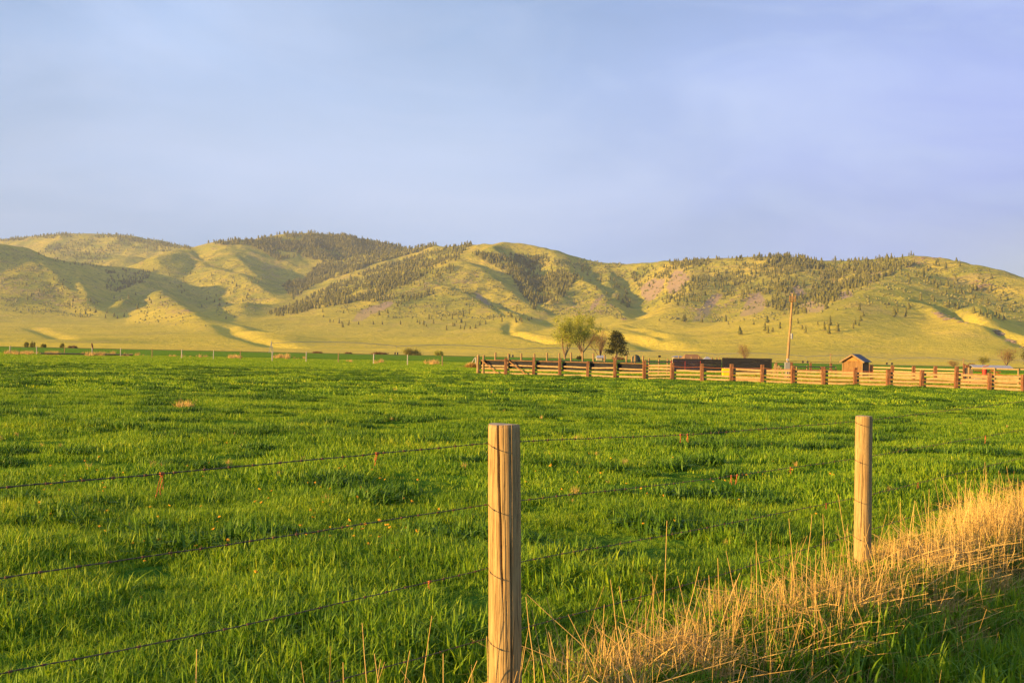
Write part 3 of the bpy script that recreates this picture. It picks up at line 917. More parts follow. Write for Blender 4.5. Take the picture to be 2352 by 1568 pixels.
def round_post(R, h, base, cracks, seed, bury=.12, nseg=300, nring=80, lean=(0, 0)):
    g = np.random.default_rng(seed)
    V = []; a = np.linspace(0, 2 * PI, nseg, endpoint=False)
    for j in range(nring + 1):
        t = j / nring; z = -bury + (h + bury) * t
        r = R * (1 + .04 * (1 - t)) + .0022 * pn(np.cos(a) * 2 + 7, np.sin(a) * 2 + z * 2.3, seed) + .0016 * pn(np.cos(a) * 9, np.sin(a) * 9 + z * .8, seed + 3) + .0010 * pn(a * 22, np.full(nseg, z * 1.1), seed + 5)
        for (z0, z1, a0, a1, w, dp, wob) in cracks:
            if z < z0 - .08 or z > z1 + .08: continue
            tc_ = a0 + (a1 - a0) * (z - z0) / (z1 - z0) + wob * math.sin(z * 17 + z0 * 9) + wob * .6 * math.sin(z * 43)
            f = float(sstep(z0 - .06, z0 + .08, z) * sstep(z1 + .06, z1 - .08, z)) if z1 < h - .02 else float(sstep(z0 - .06, z0 + .15, z))
            dd = (a - tc_ + PI) % (2 * PI) - PI
            r = r - dp * f * np.exp(-(dd / w) ** 2)
        if j == nring: r = r - .003
        V.append(np.stack([r * np.cos(a) + lean[0] * z, r * np.sin(a) + lean[1] * z, np.full(nseg, z + .002 * np.sin(a * 2 + seed) * (t > .97))], -1))
    V = np.concatenate(V); Q = []
    for j in range(nring):
        i0 = j * nseg + np.arange(nseg); i1 = j * nseg + (np.arange(nseg) + 1) % nseg
        Q.append(np.stack([i0, i1, i1 + nseg, i0 + nseg], -1))
    Q = np.concatenate(Q)
    tri = np.concatenate([Q[:, [0, 1, 2]], Q[:, [0, 2, 3]]])
    top0 = nring * nseg; c0 = len(V)
    V = np.concatenate([V, [[lean[0] * h, lean[1] * h, h - .001]]])
    cap = np.stack([top0 + np.arange(nseg), top0 + (np.arange(nseg) + 1) % nseg, np.full(nseg, c0)], -1)
    return V, np.concatenate([tri, cap])


fence = empty('wire_fence', (FP1.x, FP1.y, 0), 'twisted wire fence on round wooden posts crossing the foreground', 'fence')
# angle on the post that faces the camera, from its position
def facing(x, y): return math.atan2(-y, -x)


def post(xy, R, h, cracks, seed, lean=(0, 0), label=None):
    z0 = float(ground_z(xy[0], xy[1]))
    V, Fc = round_post(R, h - z0, 0, cracks, seed, lean=lean)
    o = mesh_np('post', V, Fc, m_post, False)
    o.parent = fence; o.location = (xy[0] - FP1.x, xy[1] - FP1.y, z0)
    o.data.materials.append(m_end)
    mi = np.zeros(len(Fc), np.int32); mi[-300:] = 1
    o.data.polygons.foreach_set('material_index', mi)
    sm_ = np.ones(len(Fc), bool); sm_[-300:] = False
    o.data.polygons.foreach_set('use_smooth', sm_)
    if label: o['label'] = label
    return o


top1 = fence_pt(1161, 975).z; top2 = fence_pt(1986, 955).z
c1 = facing(*FP1); c2 = facing(*FP2)
# a crack left of the middle of the face lies at a smaller angle
post(FP1, .0755, top1, [(.02 + .55, top1 + .1, c1 - .12, c1 - .44, .046, .024, .012), (-.2, .85, c1 + .42, c1 + .40, .03, .016, .01),
                        (.1, top1 + .1, c1 + .18, c1 - .02, .014, .004, .02), (.2, top1 + .1, c1 + .50, c1 + .45, .016, .004, .015),
                        (0, top1 - .3, c1 - .75, c1 - .7,   .014, .003, .02), (.0, .7, c1 - .05, c1 - .1, .014, .004, .01)], 3, (-.026, 0),
     'nearest round post with a long drying crack down its face')
post(FP2, .067, top2, [(.35, top2 - .25, c2 - .15, c2 - .05, .024, .010, .02), (.0, .45, c2 + .35, c2 + .2, .024, .008, .02),
                       (.6, top2 + .1, c2 + .1, c2 + .12, .016, .004, .02), (.2, top2 + .1, c2 - .5, c2 - .5, .016, .003, .03)], 5, (-.006, 0),
     'second round post rising out of the golden dry grass')
t3 = fence_pt(2367, 927); FP3 = Vector((t3.x, t3.y)) + FD * .03
post(FP3, .06, t3.z, [(.2, 1.0, facing(*FP3), facing(*FP3), .04, .008, .02)], 8, (0, 0), 'pale post at the right edge of the picture')
FP0 = FP1 - FD * (FP2 - FP1).length
post(FP0, .07, 1.3, [(.2, 1.0, 0, 0, .04, .008, .02)], 9)

# strands: seen at the left edge of the picture, at post 1, at post 2, at post 3
BACK = .078
WP = [[(0, 1120), (560, 1070), (1161, 1014), (1600, 997), (1985, 966), (2352, 921)],
      [(0, 1327), (560, 1245), (1161, 1152), (1600, 1104), (1985, 1050), (2352, 986)],
      [(0, 1547), (560, 1436), (1161, 1295), (1600, 1216), (1985, 1139), (2352, 1050)],
      [(786, 1558), (980, 1506), (1161, 1452), (1600, 1336), (1985, 1220), (2352, 1108)]]
names = ['topmost strand', 'second strand from the top', 'third strand from the top', 'lowest strand']


def wire_path(pp):
    P3 = []
    for (px, py) in pp:
        p = fence_pt(px, py, BACK); P3.append((along_fence(p.x, p.y), p.z))
    P3.sort()
    # run on to the post outside the picture on either side
    (a0, z0), (a1, z1) = P3[0], P3[1]
    aL = -(FP2 - FP1).length; aR = along_fence(FP3.x, FP3.y)
    sl = (z1 - z0) / (a1 - a0) * .3
    P3 = [(aL, z0 + sl * (aL - a0))] + P3
    if P3[-1][0] < aR - .2: P3.append((aR, P3[-1][1]))
    A = np.array([p[0] for p in P3]); Z = np.array([p[1] for p in P3])
    return A, Z


def wire_obj(pp, seed):
    A, Z = wire_path(pp)
    s = np.arange(A[0], A[-1], .011)
    z = np.interp(s, A, Z)
    # smooth the corners a little, then the small kinks that old wire keeps
    kz = np.ones(41) / 41; zp = np.pad(z, 20, mode='edge'); z = np.convolve(zp, kz, 'valid')
    z = z + .0045 * pn(s * 2.3, s * 0 + seed, seed) + .0020 * pn(s * 8, s * 0, seed + 1)
    bk = .002 * pn(s * 3, s * 0 + 5, seed + 2)
    V = []; Fc = []; off = 0; r = .0014; tw = .0014
    for ph in (0, PI):
        an = s * 2 * PI / .075 + ph
        cx = FP1.x + FD.x * s - FN.x * (BACK + bk) + FN.x * tw * np.cos(an)
        cy = FP1.y + FD.y * s - FN.y * (BACK + bk) + FN.y * tw * np.cos(an)
        cz = z + tw * np.sin(an)
        ring = []
        for q in range(4):
            w_ = q * PI / 2 + .4
            ring.append(np.stack([cx + FN.x * r * math.cos(w_), cy + FN.y * r * math.cos(w_), cz + r * math.sin(w_)], -1))
        ring = np.stack(ring, 1).reshape(-1, 3)
        n = len(s); i = np.arange(n - 1) * 4
        for q in range(4):
            Fc.append(np.stack([i + q, i + (q + 1) % 4, i + (q + 1) % 4 + 4], -1) + off); Fc.append(np.stack([i + q, i + (q + 1) % 4 + 4, i + q + 4], -1) + off)
        V.append(ring); off += len(ring)
    w = mesh_np('wire', np.concatenate(V), np.concatenate(Fc), m_wire, True)
    # barbs: short wraps with clipped points
    bm = bmesh.new(); g = random.Random(seed)
    a = A[0] + .1
    while a < A[-1]:
        zz = float(np.interp(a, s, z)); c = Vector((FP1.x + FD.x * a - FN.x * BACK, FP1.y + FD.y * a - FN.y * BACK, zz))
        m_ = Matrix.Translation(c) @ FD.to_3d().to_track_quat('Z', 'Y').to_matrix().to_4x4()
        bmesh.ops.create_cone(bm, segments=6, radius1=.0044, radius2=.0040, depth=.012, matrix=m_, cap_ends=True)
        if g.random() < .35:
            for sg in (1, -1):
                d = Vector((g.gauss(0, .5) * FD.x, g.gauss(0, .5) * FD.y, sg)).normalized()
                m2 = Matrix.Translation(c + d * .007) @ d.to_track_quat('Z', 'Y').to_matrix().to_4x4()
                bmesh.ops.create_cone(bm, segments=4, radius1=.0012, radius2=.0004, depth=.014, matrix=m2, cap_ends=True)
        a += .118 + g.uniform(-.012, .012)
    return w, bm, (s, z)


TIES = {0: [(410, 57, 2.6), (895, 28, 2.2), (1583, 17, 1.6), (1603, 18, 1.6)], 1: [(1703, 20, 1.6), (1718, 21, 1.7), (1836, 15, 1.2), (2010, 14, 1.3), (2280, 16, 1.4)],
        2: [(1020, 17, 2.4), (1925, 13, 1.2), (2130, 14, 1.2)], 3: []}
for wi, pp in enumerate(WP):
    w, bm, (s, z) = wire_obj(pp, 31 + wi)
    w['label'] = names[wi] + ' of the foreground wire fence'
    w.parent = fence; w.location = (-FP1.x, -FP1.y, 0)
    b_ = from_bm('barb', bm, m_barb, w)
    for (px, ln, wd_) in TIES[wi]:
        # where the strand is seen at that column
        best = min(((abs(float(proj(FP1.x + FD.x * a, FP1.y + FD.y * a, zz)[0]) - px), a, zz) for a, zz in zip(s[::8], z[::8]) if FP1.y + FD.y * a > .8))
        a, zz = best[1], best[2]
        c = Vector((FP1.x + FD.x * a - FN.x * BACK, FP1.y + FD.y * a - FN.y * BACK, zz))
        L = ln * c.y / F; r = wd_ * c.y / F * .9
        bm = bmesh.new(); g = random.Random(px)
        for st in range(3):
            o1 = Vector((g.uniform(-1, 1), g.uniform(-1, 1), 0)) * r * 1.2
            prev = c + Vector((0, 0, r * 1.5)); n = 7
            sw = g.uniform(-.25, .1)
            for q in range(1, n + 1):
                t = q / n
                nx_ = c + o1 * math.sin(t * 5 + st) + Vector((sw * L * t, 0, -L * t * g.uniform(.93, 1.05) * (1 - .18 * st)))
                d = nx_ - prev
                m2 = Matrix.Translation((nx_ + prev) / 2) @ d.to_track_quat('Z', 'Y').to_matrix().to_4x4()
                bmesh.ops.create_cone(bm, segments=5, radius1=r * .42, radius2=r * .40, depth=d.length * 1.15, matrix=m2, cap_ends=True)
                prev = nx_
        m2 = Matrix.Translation(c) @ FD.to_3d().to_track_quat('Z', 'Y').to_matrix().to_4x4()
        bmesh.ops.create_cone(bm, segments=8, radius1=.006, radius2=.006, depth=.016, matrix=m2, cap_ends=True)
        from_bm('rusty_tie', bm, m_rust, w)
    # the staple wires where a strand meets its post
for wi in range(4):
    for (fp, R) in ((FP1, .0755), (FP2, .067)):
        px = 1161 if fp is FP1 else 1985
        yy_ = [q for q in WP[wi] if q[0] == px][0][1]; c = fence_pt(px, yy_, BACK)
        bm = bmesh.new()
        for sg in (-1, 1):
            for q in range(3):
                m2 = Matrix.Translation(c + FD.to_3d() * sg * (R * .93 + .006 * q) - FN.to_3d() * .001 + Vector((0, 0, .003 * (q - 1)))) @ Matrix.Rotation(.6 * q, 4, 'X')
                bmesh.ops.create_cone(bm, segments=6, radius1=.0052, radius2=.0046, depth=.012, matrix=m2, cap_ends=True)
        o = from_bm('staple', bm, m_rust, fence); o.location = (-FP1.x, -FP1.y, 0)

# ------------------------------------------------------------------ dandelions
m_dand = plain_mat('dandelion_yellow', (.75, .38, .02), .7, .25, 60)
bm = bmesh.new()
for q in range(14):
    a = q * 2.399; r = .0035 + .009 * math.sqrt(q / 14)
    m2 = Matrix.Translation((r * math.cos(a), r * math.sin(a), .004 - r * .25)) @ Matrix.Rotation(a, 4, 'Z') @ Matrix.Rotation(.5 + r * 40, 4, 'Y')
    bmesh.ops.create_cone(bm, segments=4, radius1=.0045, radius2=.001, depth=.012, matrix=m2, cap_ends=True)
dd = from_bm('flower', bm, m_dand); DM = dd.data; bpy.data.objects.remove(dd)
g = random.Random(21); nd = 0
SPOTS = [(190,1110,60,25),(700,1220,170,60),(430,1150,180,60),(860,1150,90,50),(280,1190,150,50),(760,1190,60,50),(520,1260,150,50),(850,1240,70,25),(1300,1080,120,30),(1800,1080,150,50),(1550,1130,150,50)]
for i in range(150):
    sx = SPOTS[i % len(SPOTS)]
    p0 = gnd(g.gauss(sx[0], sx[2]), g.gauss(sx[1], sx[3]))
    if off_fence(p0.x, p0.y) > -.3 or p0.y < 4: continue
    o = bpy.data.objects.new('dandelion', DM); COL.objects.link(o)
    gz = float(ground_z(p0.x, p0.y))
    o.location = (p0.x, p0.y, gz + g.uniform(.05, .11)); s_ = g.uniform(.6, 1.1); o.scale = (s_, s_, s_)
    o.rotation_euler = (g.uniform(-.5, .5) - .3, g.uniform(-.5, .5) - .3, g.uniform(0, 6))
    tag(o, 'small orange yellow dandelion head among the green meadow grass', 'flower', 'dandelions in the meadow')
# ------------------------------------------------------------------ corral
m_tie = wood_mat('creosote_tie', [(.09, .035, .016), (.22, .10, .045), (.42, .24, .11), (.14, .05, .02)], (6, 6, 1), 1.6, .85, .6, dist=.02)
m_rail = wood_mat('bare_rail', [(.27, .18, .08), (.40, .28, .125), (.47, .345, .16), (.33, .21, .085)], (.6, 6, 6), 1.8, .8, .4, dist=.01)
m_pole = wood_mat('pale_post', [(.22, .14, .06), (.32, .21, .09), (.38, .27, .13), (.25, .15, .065)], (8, 8, .8), 1.6, .8, .4, dist=.01)
m_dark = wood_mat('dark_board', [(.010, .011, .015), (.017, .018, .024), (.034, .035, .042), (.014, .014, .018)], (.5, 4, 5), 1.6, .85, .5, dist=.01)
m_redm = plain_mat('red_paint', (.36, .035, .018), .55, .35, 6)
m_brown = wood_mat('brown_board', [(.20, .10, .035), (.30, .16, .06), (.38, .22, .09), (.15, .07, .03)], (1, 5, 5), 1.6, .85, .5, dist=.01)
m_grey = plain_mat('grey_metal', (.24, .24, .23), .5, .15, 4)
m_white = plain_mat('white_metal', (.33, .33, .33), .6, .1, 1.2)
m_yellow = plain_mat('yellow_plastic', (.85, .50, .01), .45, .1, 4)
m_steel = plain_mat('galvanised', (.30, .31, .32), .5, .2, 2)


def box_bm(bm, a, b_, w, h, jit=0, g=None, seg=4, up=Vector((0, 0, 1))):
    """a beam from a to b, w thick sideways and h high, a little uneven"""
    a = Vector(a); b_ = Vector(b_); d = (b_ - a); L = d.length; d.normalize()
    s = d.cross(up).normalized(); u = s.cross(d).normalized()
    rings = []
    for i in range(seg + 1):
        c = a + d * (L * i / seg)
        j = (lambda: g.uniform(-jit, jit)) if g else (lambda: 0)
        c = c + u * j() + s * j() * .5; hh = h * (1 + (j() / max(h, 1e-4)) * .5)
        rings.append([bm.verts.new(c + s * (sx * w / 2) + u * (sy * hh / 2)) for sx, sy in ((-1, -1), (1, -1), (1, 1), (-1, 1))])
    for i in range(seg):
        for q in range(4):
            bm.faces.new((rings[i][q], rings[i][(q + 1) % 4], rings[i + 1][(q + 1) % 4], rings[i + 1][q]))
    bm.faces.new(rings[0][::-1]); bm.faces.new(rings[-1])


def tube_bm(bm, a, b_, r0, r1=None, n=8, jit=0, g=None, seg=3):
    a = Vector(a); b_ = Vector(b_); r1 = r0 if r1 is None else r1
    d = (b_ - a); L = d.length; d.normalize(); s = d.orthogonal().normalized(); u = d.cross(s)
    rings = []
    for i in range(seg + 1):
        t = i / seg; r = r0 + (r1 - r0) * t; c = a + d * (L * t)
        if g: c = c + s * g.uniform(-jit, jit) + u * g.uniform(-jit, jit)
        rings.append([bm.verts.new(c + (s * math.cos(q * 2 * PI / n) + u * math.sin(q * 2 * PI / n)) * r) for q in range(n)])
    for i in range(seg):
        for q in range(n):
            bm.faces.new((rings[i][q], rings[i][(q + 1) % n], rings[i + 1][(q + 1) % n], rings[i + 1][q]))
    bm.faces.new(rings[0][::-1]); bm.faces.new(rings[-1])


def bevel_obj(o, w):
    md = o.modifiers.new('bevel', 'BEVEL'); md.width = w; md.segments = 1; md.limit_method = 'ANGLE'
    return o


g = random.Random(3)
TOPB = [(1098, 815, 860), (1162, 822, 859.5), (1226, 820, 863), (1286.5, 823, 864), (1350, 829, 866), (1413, 822, 868), (1480, 828, 869), (1544, 832.6, 872.5),
        (1613, 834.6, 874), (1680.6, 835.6, 876.5), (1751, 837, 878.5), (1821.6, 839.8, 879.5), (1892, 842, 882), (1964.4, 844, 884.5), (2041, 848, 887.5), (2117.6, 849.5, 889.8), (2196.7, 841, 893), (2273.4, 856, 895.5), (2352, 860, 899)]
# the corral stands on one straight line: fit it in plan from the post feet
cxs = []
for px, yt, yb in TOPB:
    q = gnd(px, yb + 1.5); cxs.append((q.x, q.y))
cxs = np.array(cxs); A_, B_ = np.polyfit(cxs[:, 0], cxs[:, 1], 1)


def on_line(px, A, B):
    r = ray(px, 830); t = B / (r.y - A * r.x); return Vector((r.x * t, r.y * t, 0))


base_c = [on_line(p[0], A_, B_) for p in TOPB]
D_ = (base_c[-1] - base_c[0]).normalized(); Nn = Vector((-D_.y, D_.x, 0))   # Nn points away from the camera
if Nn.y < 0: Nn = -Nn
corral = empty('rail_fence', base_c[0], 'long front fence of dark railway ties and pale wooden rails at the corral', 'fence')
o0 = base_c[0]
posts = []
for i, (px, yt, yb) in enumerate(TOPB):
    c = base_c[i]; zt = at(px, yt, c.y).z; gz = float(ground_z(c.x, c.y))
    bm = bmesh.new()
    if i == 0:
        tube_bm(bm, c - o0 + Vector((0, 0, gz - .2)), c - o0 + Vector((.0, 0, zt)), .12, .11, 10, .01, g, 5)
        tube_bm(bm, c - o0 + D_ * .42 + Nn * .1 + Vector((0, 0, gz - .2)), c - o0 + D_ * .42 + Nn * .1 + Vector((0, 0, zt)), .09, .08, 8, .01, g, 4)
        m_ = m_pole
    else:
        w_ = g.uniform(.20, .25)
        box_bm(bm, c - o0 + Vector((0, 0, gz - .2)), c - o0 + Vector((g.uniform(-.03, .03), 0, zt)), w_, w_, .012, g, 6, Vector((g.uniform(-.15, .15), 1, 0)))
        m_ = m_tie
    o = from_bm('post', bm, m_, corral); bevel_obj(o, .015)
    if i == 0: o['label'] = 'pale round corner post'
for i in range(len(TOPB) - 1):
    a, b_ = base_c[i] - o0 + D_ * .05, base_c[i + 1] - o0 - D_ * .05
    if i < 6: hs = (.17, .46, .73)
    elif i == 6: hs = (.15, .36, .58, .80, 1.03)
    else: hs = (.13, .38, .63, .88) if i > 8 else (.15, .42, .72)
    for hz in hs:
        bm = bmesh.new()
        za = hz + g.uniform(-.05, .05); zb = hz + g.uniform(-.05, .05)
        fr = -.15 if True else 0
        box_bm(bm, a + Nn * .15 + Vector((0, 0, za)), b_ + Nn * .15 + Vector((0, 0, zb)), .07, g.uniform(.105, .14) + (.03 if i > 8 else 0), .008, g, 5)
        bevel_obj(from_bm('rail', bm, m_rail, corral), .02)
    # thin wires stapled over the posts
    if i >= 6:
        for hz in ((1.02, .52, .26) if i > 8 else (1.0,)):
            bm = bmesh.new(); p = [a + (b_ - a) * t + Nn * -.13 + Vector((0, 0, hz - .05 * math.sin(PI * t) + g.uniform(-.01, .01))) for t in (0, .25, .5, .75, 1)]
            for u_, v_ in zip(p[:-1], p[1:]): tube_bm(bm, u_, v_, .011, n=4, seg=1)
            from_bm('fence_wire', bm, m_rust, corral)
    if i < 6:
        # dark wind boards behind the rails
        bm = bmesh.new()
        for q, hz in enumerate((.64, .82, 1.0)):
            box_bm(bm, a + Nn * .30 + Vector((0, 0, hz + g.uniform(-.01, .01))), b_ + Nn * .30 + Vector((0, 0, hz + g.uniform(-.01, .01))), .04, .186, .004, g, 4)
        from_bm('dark_boards', bm, m_dark, corral)
        bm = bmesh.new(); box_bm(bm, a + Nn * .24 + Vector((0, 0, 1.13)), b_ + Nn * .24 + Vector((0, 0, 1.12)), .10, .05, .008, g, 4)
        from_bm('top_rail', bm, m_brown, corral)
    if i < 2:
        bm = bmesh.new(); box_bm(bm, a + D_ * .3 - Nn * .16 + Vector((0, 0, 1.12 - .05 * i)), a + D_ * 1.75 - Nn * .16 + Vector((0, 0, .12)), .05, .08, .004, g, 3)
        from_bm('brace', bm, m_brown, corral)


def pole_row(name, label, pts, top, wid, Y, mat, rails=(), rail_mat=None, square=False, zs=None, group=None, railw=.07):
    """a fence of upright posts seen at the given columns, at depth Y (number or (Y0, Y1))"""
    Ys = np.linspace(Y[0], Y[1], len(pts)) if isinstance(Y, tuple) else [Y] * len(pts)
    f0 = at(pts[0], 830, Ys[0]); root = empty(name, (f0.x, f0.y, 0), label, 'fence', group)
    b0 = Vector((f0.x, f0.y, 0)); cs = []
    for j, px in enumerate(pts):
        c = at(px, 830, Ys[j]); c.z = 0; cs.append(c)
        ty = top[j] if isinstance(top, (list, tuple)) else top
        zt = at(px, ty, Ys[j]).z
        bm = bmesh.new()
        if square: box_bm(bm, c - b0 - Vector((0, 0, .2)), c - b0 + Vector((0, 0, zt)), wid, wid, .01, g, 4, Vector((0, 1, 0)))
        else: tube_bm(bm, c - b0 - Vector((0, 0, .2)), c - b0 + Vector((g.uniform(-.03, .03), 0, zt)), wid / 2, wid / 2.2, 8, .008, g, 4)
        from_bm('post', bm, mat, root)
    for j in range(len(cs) - 1):
        for hz in rails:
            bm = bmesh.new(); box_bm(bm, cs[j] - b0 + Vector((0, wid * .55, hz + g.uniform(-.03, .03))), cs[j + 1] - b0 + Vector((0, wid * .55, hz + g.uniform(-.03, .03))), railw, railw * 1.7, .006, g, 3)
            from_bm('rail', bm, rail_mat or m_rail, root)
    return root


# tall pale posts standing behind the corral front
pole_row('pole_fence', 'row of tall pale posts standing behind the dark boards of the corral', [1137.6, 1168, 1197, 1227.5, 1256, 1284, 1311.5, 1338, 1363, 1388.5, 1412.7, 1438.5, 1451, 1459, 1476.5],
         [809, 811.5, 811, 812, 810, 810.5, 809.5, 807.5, 811, 814, 817, 816.5, 819, 816, 817], .22, (118, 132), m_pole, (.95, .55), m_rail)
# a short cross fence of rails between the corral front and the dark wall
pole_row('cross_fence', 'short pale rail fence standing left of the red gate', [1482, 1490, 1513, 1533, 1541], [827, 822, 825, 823, 826], .15, (97, 106), m_pole, (.35, .62, .90, 1.18), m_rail)
pole_row('pen_fence', 'pale pen fence of two rails between the utility pole and the shed', [1783, 1830, 1853, 1885, 1920], [836, 842, 840, 842, 843], .14, (112, 116), m_pole, (.55, .95), m_rail)
pole_row('pen_fence', 'dark posted wire pen fence far behind the utility pole and shed', [1783, 1815, 1862, 1908.5, 1995], [833, 832.5, 833, 834, 836], .26, (140, 150), m_tie, (.4, 1.42), m_brown, True, railw=.035)
pole_row('pen_fence', 'rail fence of dark ties and pale rails right of the small shed', [2002, 2050, 2099, 2149, 2198, 2221], [838, 839, 840.5, 841, 841, 838], .25, (100, 90), m_tie, (.22, .50, .80, 1.08), m_rail, True)
pole_row('pen_fence', 'high pale topped fence at the right border of the picture', [2226, 2285, 2340, 2400], [843, 845, 846, 847], .16, (86, 84), m_pole, (.25, .55, 1.28), m_rail)
# thin dark wire strung between posts, right side
# ------------------------------------------------------------------ dark wall, gate, tub
def at_gnd(px, Y): c = at(px, 830, Y); c.z = 0; return c


YW = 128.0
wl = at_gnd(1545, YW); wr = at_gnd(1772, YW - 1); wroot = empty('board_wall', wl, 'long near-black wall of stacked boards behind the corral rails', 'wall')
dw = (wr - wl); Lw = dw.length; dw.normalize()
for (t0, t1, rows, nm) in ((0, .50, 7, 'wall_section'), (.5, 1.0, 8, 'wall_section')):
    bm = bmesh.new()
    for q in range(rows):
        s0 = dw * (Lw * t0 + .01); s1 = dw * (Lw * t1 - g.uniform(0, .05))
        box_bm(bm, s0 + Vector((0, g.uniform(-.02, .02), .12 + q * .21)), s1 + Vector((0, g.uniform(-.02, .02), .12 + q * .21 + g.uniform(-.01, .01))), .12, .216, .01, g, 9)
    bevel_obj(from_bm(nm, bm, m_dark, wroot), .03)
bm = bmesh.new()
for q in range(8): tube_bm(bm, dw * Lw + Vector((-.1, -.35, .12 + q * .21)), dw * Lw + Vector((.05, .9, .12 + q * .21)), .10, n=8)
from_bm('log_ends', bm, m_dark, wroot)
pole_row('stake_row', 'row of thin pale stakes sticking up behind the dark board wall', [1559, 1572, 1588, 1605, 1636, 1645, 1653, 1662, 1669, 1690], [817, 818, 818, 818, 820, 820, 820, 821, 820, 821], .16, 150, m_pole, (), None)

gl = at_gnd(1543, 101); gr_ = at_gnd(1609, 122); groot = empty('tube_gate', gl, 'red tubular steel gate standing ajar before the dark wall', 'gate')
gd = gr_ - gl
for q, hz in enumerate((.42, .58, .74, .92, 1.10, 1.28)):
    bm = bmesh.new(); tube_bm(bm, Vector((0, 0, hz)), gd + Vector((0, 0, hz - .05)), .028, n=6); from_bm('gate_bar', bm, m_redm, groot)
for t in (0, .42, 1):
    bm = bmesh.new(); tube_bm(bm, gd * t + Vector((0, 0, .30)), gd * t + Vector((0, 0, 1.3)), .032, n=6); from_bm('gate_upright', bm, m_redm, groot)

tb = at_gnd(1667.5, 100); troot = empty('plastic_tub', tb, 'bright yellow plastic tub with a pale lid by a corral post', 'tub')
bm = bmesh.new(); bmesh.ops.create_cube(bm, size=1, matrix=Matrix.Translation((0, 0, .36)) @ Matrix.Diagonal((.66, .6, .72, 1)))
for v_ in bm.verts:
    if v_.co.z < .3: v_.co.x *= .93; v_.co.y *= .93
bmesh.ops.bevel(bm, geom=list(bm.edges), offset=.05, segments=2, affect='EDGES')
from_bm('tub_body', bm, m_yellow, troot)
bm = bmesh.new(); bmesh.ops.create_cube(bm, size=1, matrix=Matrix.Translation((.1, 0, .755)) @ Matrix.Diagonal((.46, .5, .06, 1))); bmesh.ops.bevel(bm, geom=list(bm.edges), offset=.015, segments=1, affect='EDGES')
from_bm('lid', bm, m_white, troot)
bm = bmesh.new(); bmesh.ops.create_cube(bm, size=1, matrix=Matrix.Translation((0, 0, .50)) @ Matrix.Diagonal((.69, .63, .04, 1))); from_bm('rim', bm, m_yellow, troot)

# ------------------------------------------------------------------ shed
ys = 106.0; sc0 = at_gnd(1958, ys); shed = empty('shed', sc0, 'small brown wooden well shed with a grey gabled roof', 'shed', rz=math.radians(-32))
w2, dp, hw, hr = .97, 2.3, 1.66, 2.26
bm = bmesh.new()
f = [bm.verts.new(p) for p in ((-w2, 0, -.1), (w2, 0, -.1), (w2, 0, hw), (0, 0, hr), (-w2, 0, hw))]
bk = [bm.verts.new((v_.co.x, dp, v_.co.z)) for v_ in f]
bm.faces.new(f); bm.faces.new(bk[::-1])
for q in range(5): bm.faces.new((f[q], bk[q], bk[(q + 1) % 5], f[(q + 1) % 5]))
from_bm('wall', bm, wood_mat('shed_board', [(.17, .085, .03), (.27, .15, .055), (.34, .20, .08), (.13, .07, .03)], (9, 9, .9), 1.2, .9, .6, dist=.01), shed)
m_shingle = plain_mat('grey_shingle', (.15, .145, .14), .9, .45, 9, (1, 5, 5), bump=.4)
bm = bmesh.new(); sl_ = (hr - hw) / w2
for sg in (-1, 1):
    for q in range(6):
        x0, x1 = q / 6 * (w2 + .22), (q + 1.12) / 6 * (w2 + .22)
        za, zb = hr + .05 - sl_ * x0 + .012, hr + .05 - sl_ * x1 + .012
        vs = [bm.verts.new((sg * x0, -.28, za)), bm.verts.new((sg * x1, -.28, zb + .018)), bm.verts.new((sg * x1, dp + .25, zb + .018)), bm.verts.new((sg * x0, dp + .25, za))]
        vb = [bm.verts.new(v_.co - Vector((0, 0, .045))) for v_ in vs]
        bm.faces.new(vs if sg > 0 else vs[::-1]); bm.faces.new(vb[::-1] if sg > 0 else vb)
        for e in range(4): bm.faces.new((vs[e], vb[e], vb[(e + 1) % 4], vs[(e + 1) % 4]))
from_bm('roof', bm, m_shingle, shed)
for sg in (-1, 1):
    bm = bmesh.new(); box_bm(bm, Vector((0, -.30, hr - .045)), Vector((sg * (w2 + .2), -.30, hr - sl_ * (w2 + .2) - .045)), .03, .11, 0, None, 1); from_bm('barge_board', bm, m_pole, shed)
bm = bmesh.new(); tri = [bm.verts.new(p) for p in ((-.52, -.012, hw - .02), (.52, -.012, hw - .02), (0, -.012, hr - .2))]; bm.faces.new(tri)
tb_ = [bm.verts.new(v_.co + Vector((0, .01, 0))) for v_ in tri]; bm.faces.new(tb_[::-1])
for e in range(3): bm.faces.new((tri[e], tb_[e], tb_[(e + 1) % 3], tri[(e + 1) % 3]))
from_bm('gable_board', bm, plain_mat('orange_board', (.46, .20, .05), .8, .25, 6), shed)
for (x_, z0, z1) in ((-w2 + .04, 0, hw), (w2 - .04, 0, hw)):
    bm = bmesh.new(); box_bm(bm, Vector((x_, -.02, z0)), Vector((x_, -.02, z1)), .08, .03, 0, None, 1, Vector((0, 1, 0))); from_bm('corner_board', bm, m_pole, shed)
bm = bmesh.new(); box_bm(bm, Vector((w2 + .008, .45, 0)), Vector((w2 + .008, .45, 1.45)), .01, .6, 0, None, 1, Vector((0, 1, 0))); from_bm('door', bm, m_tie, shed)

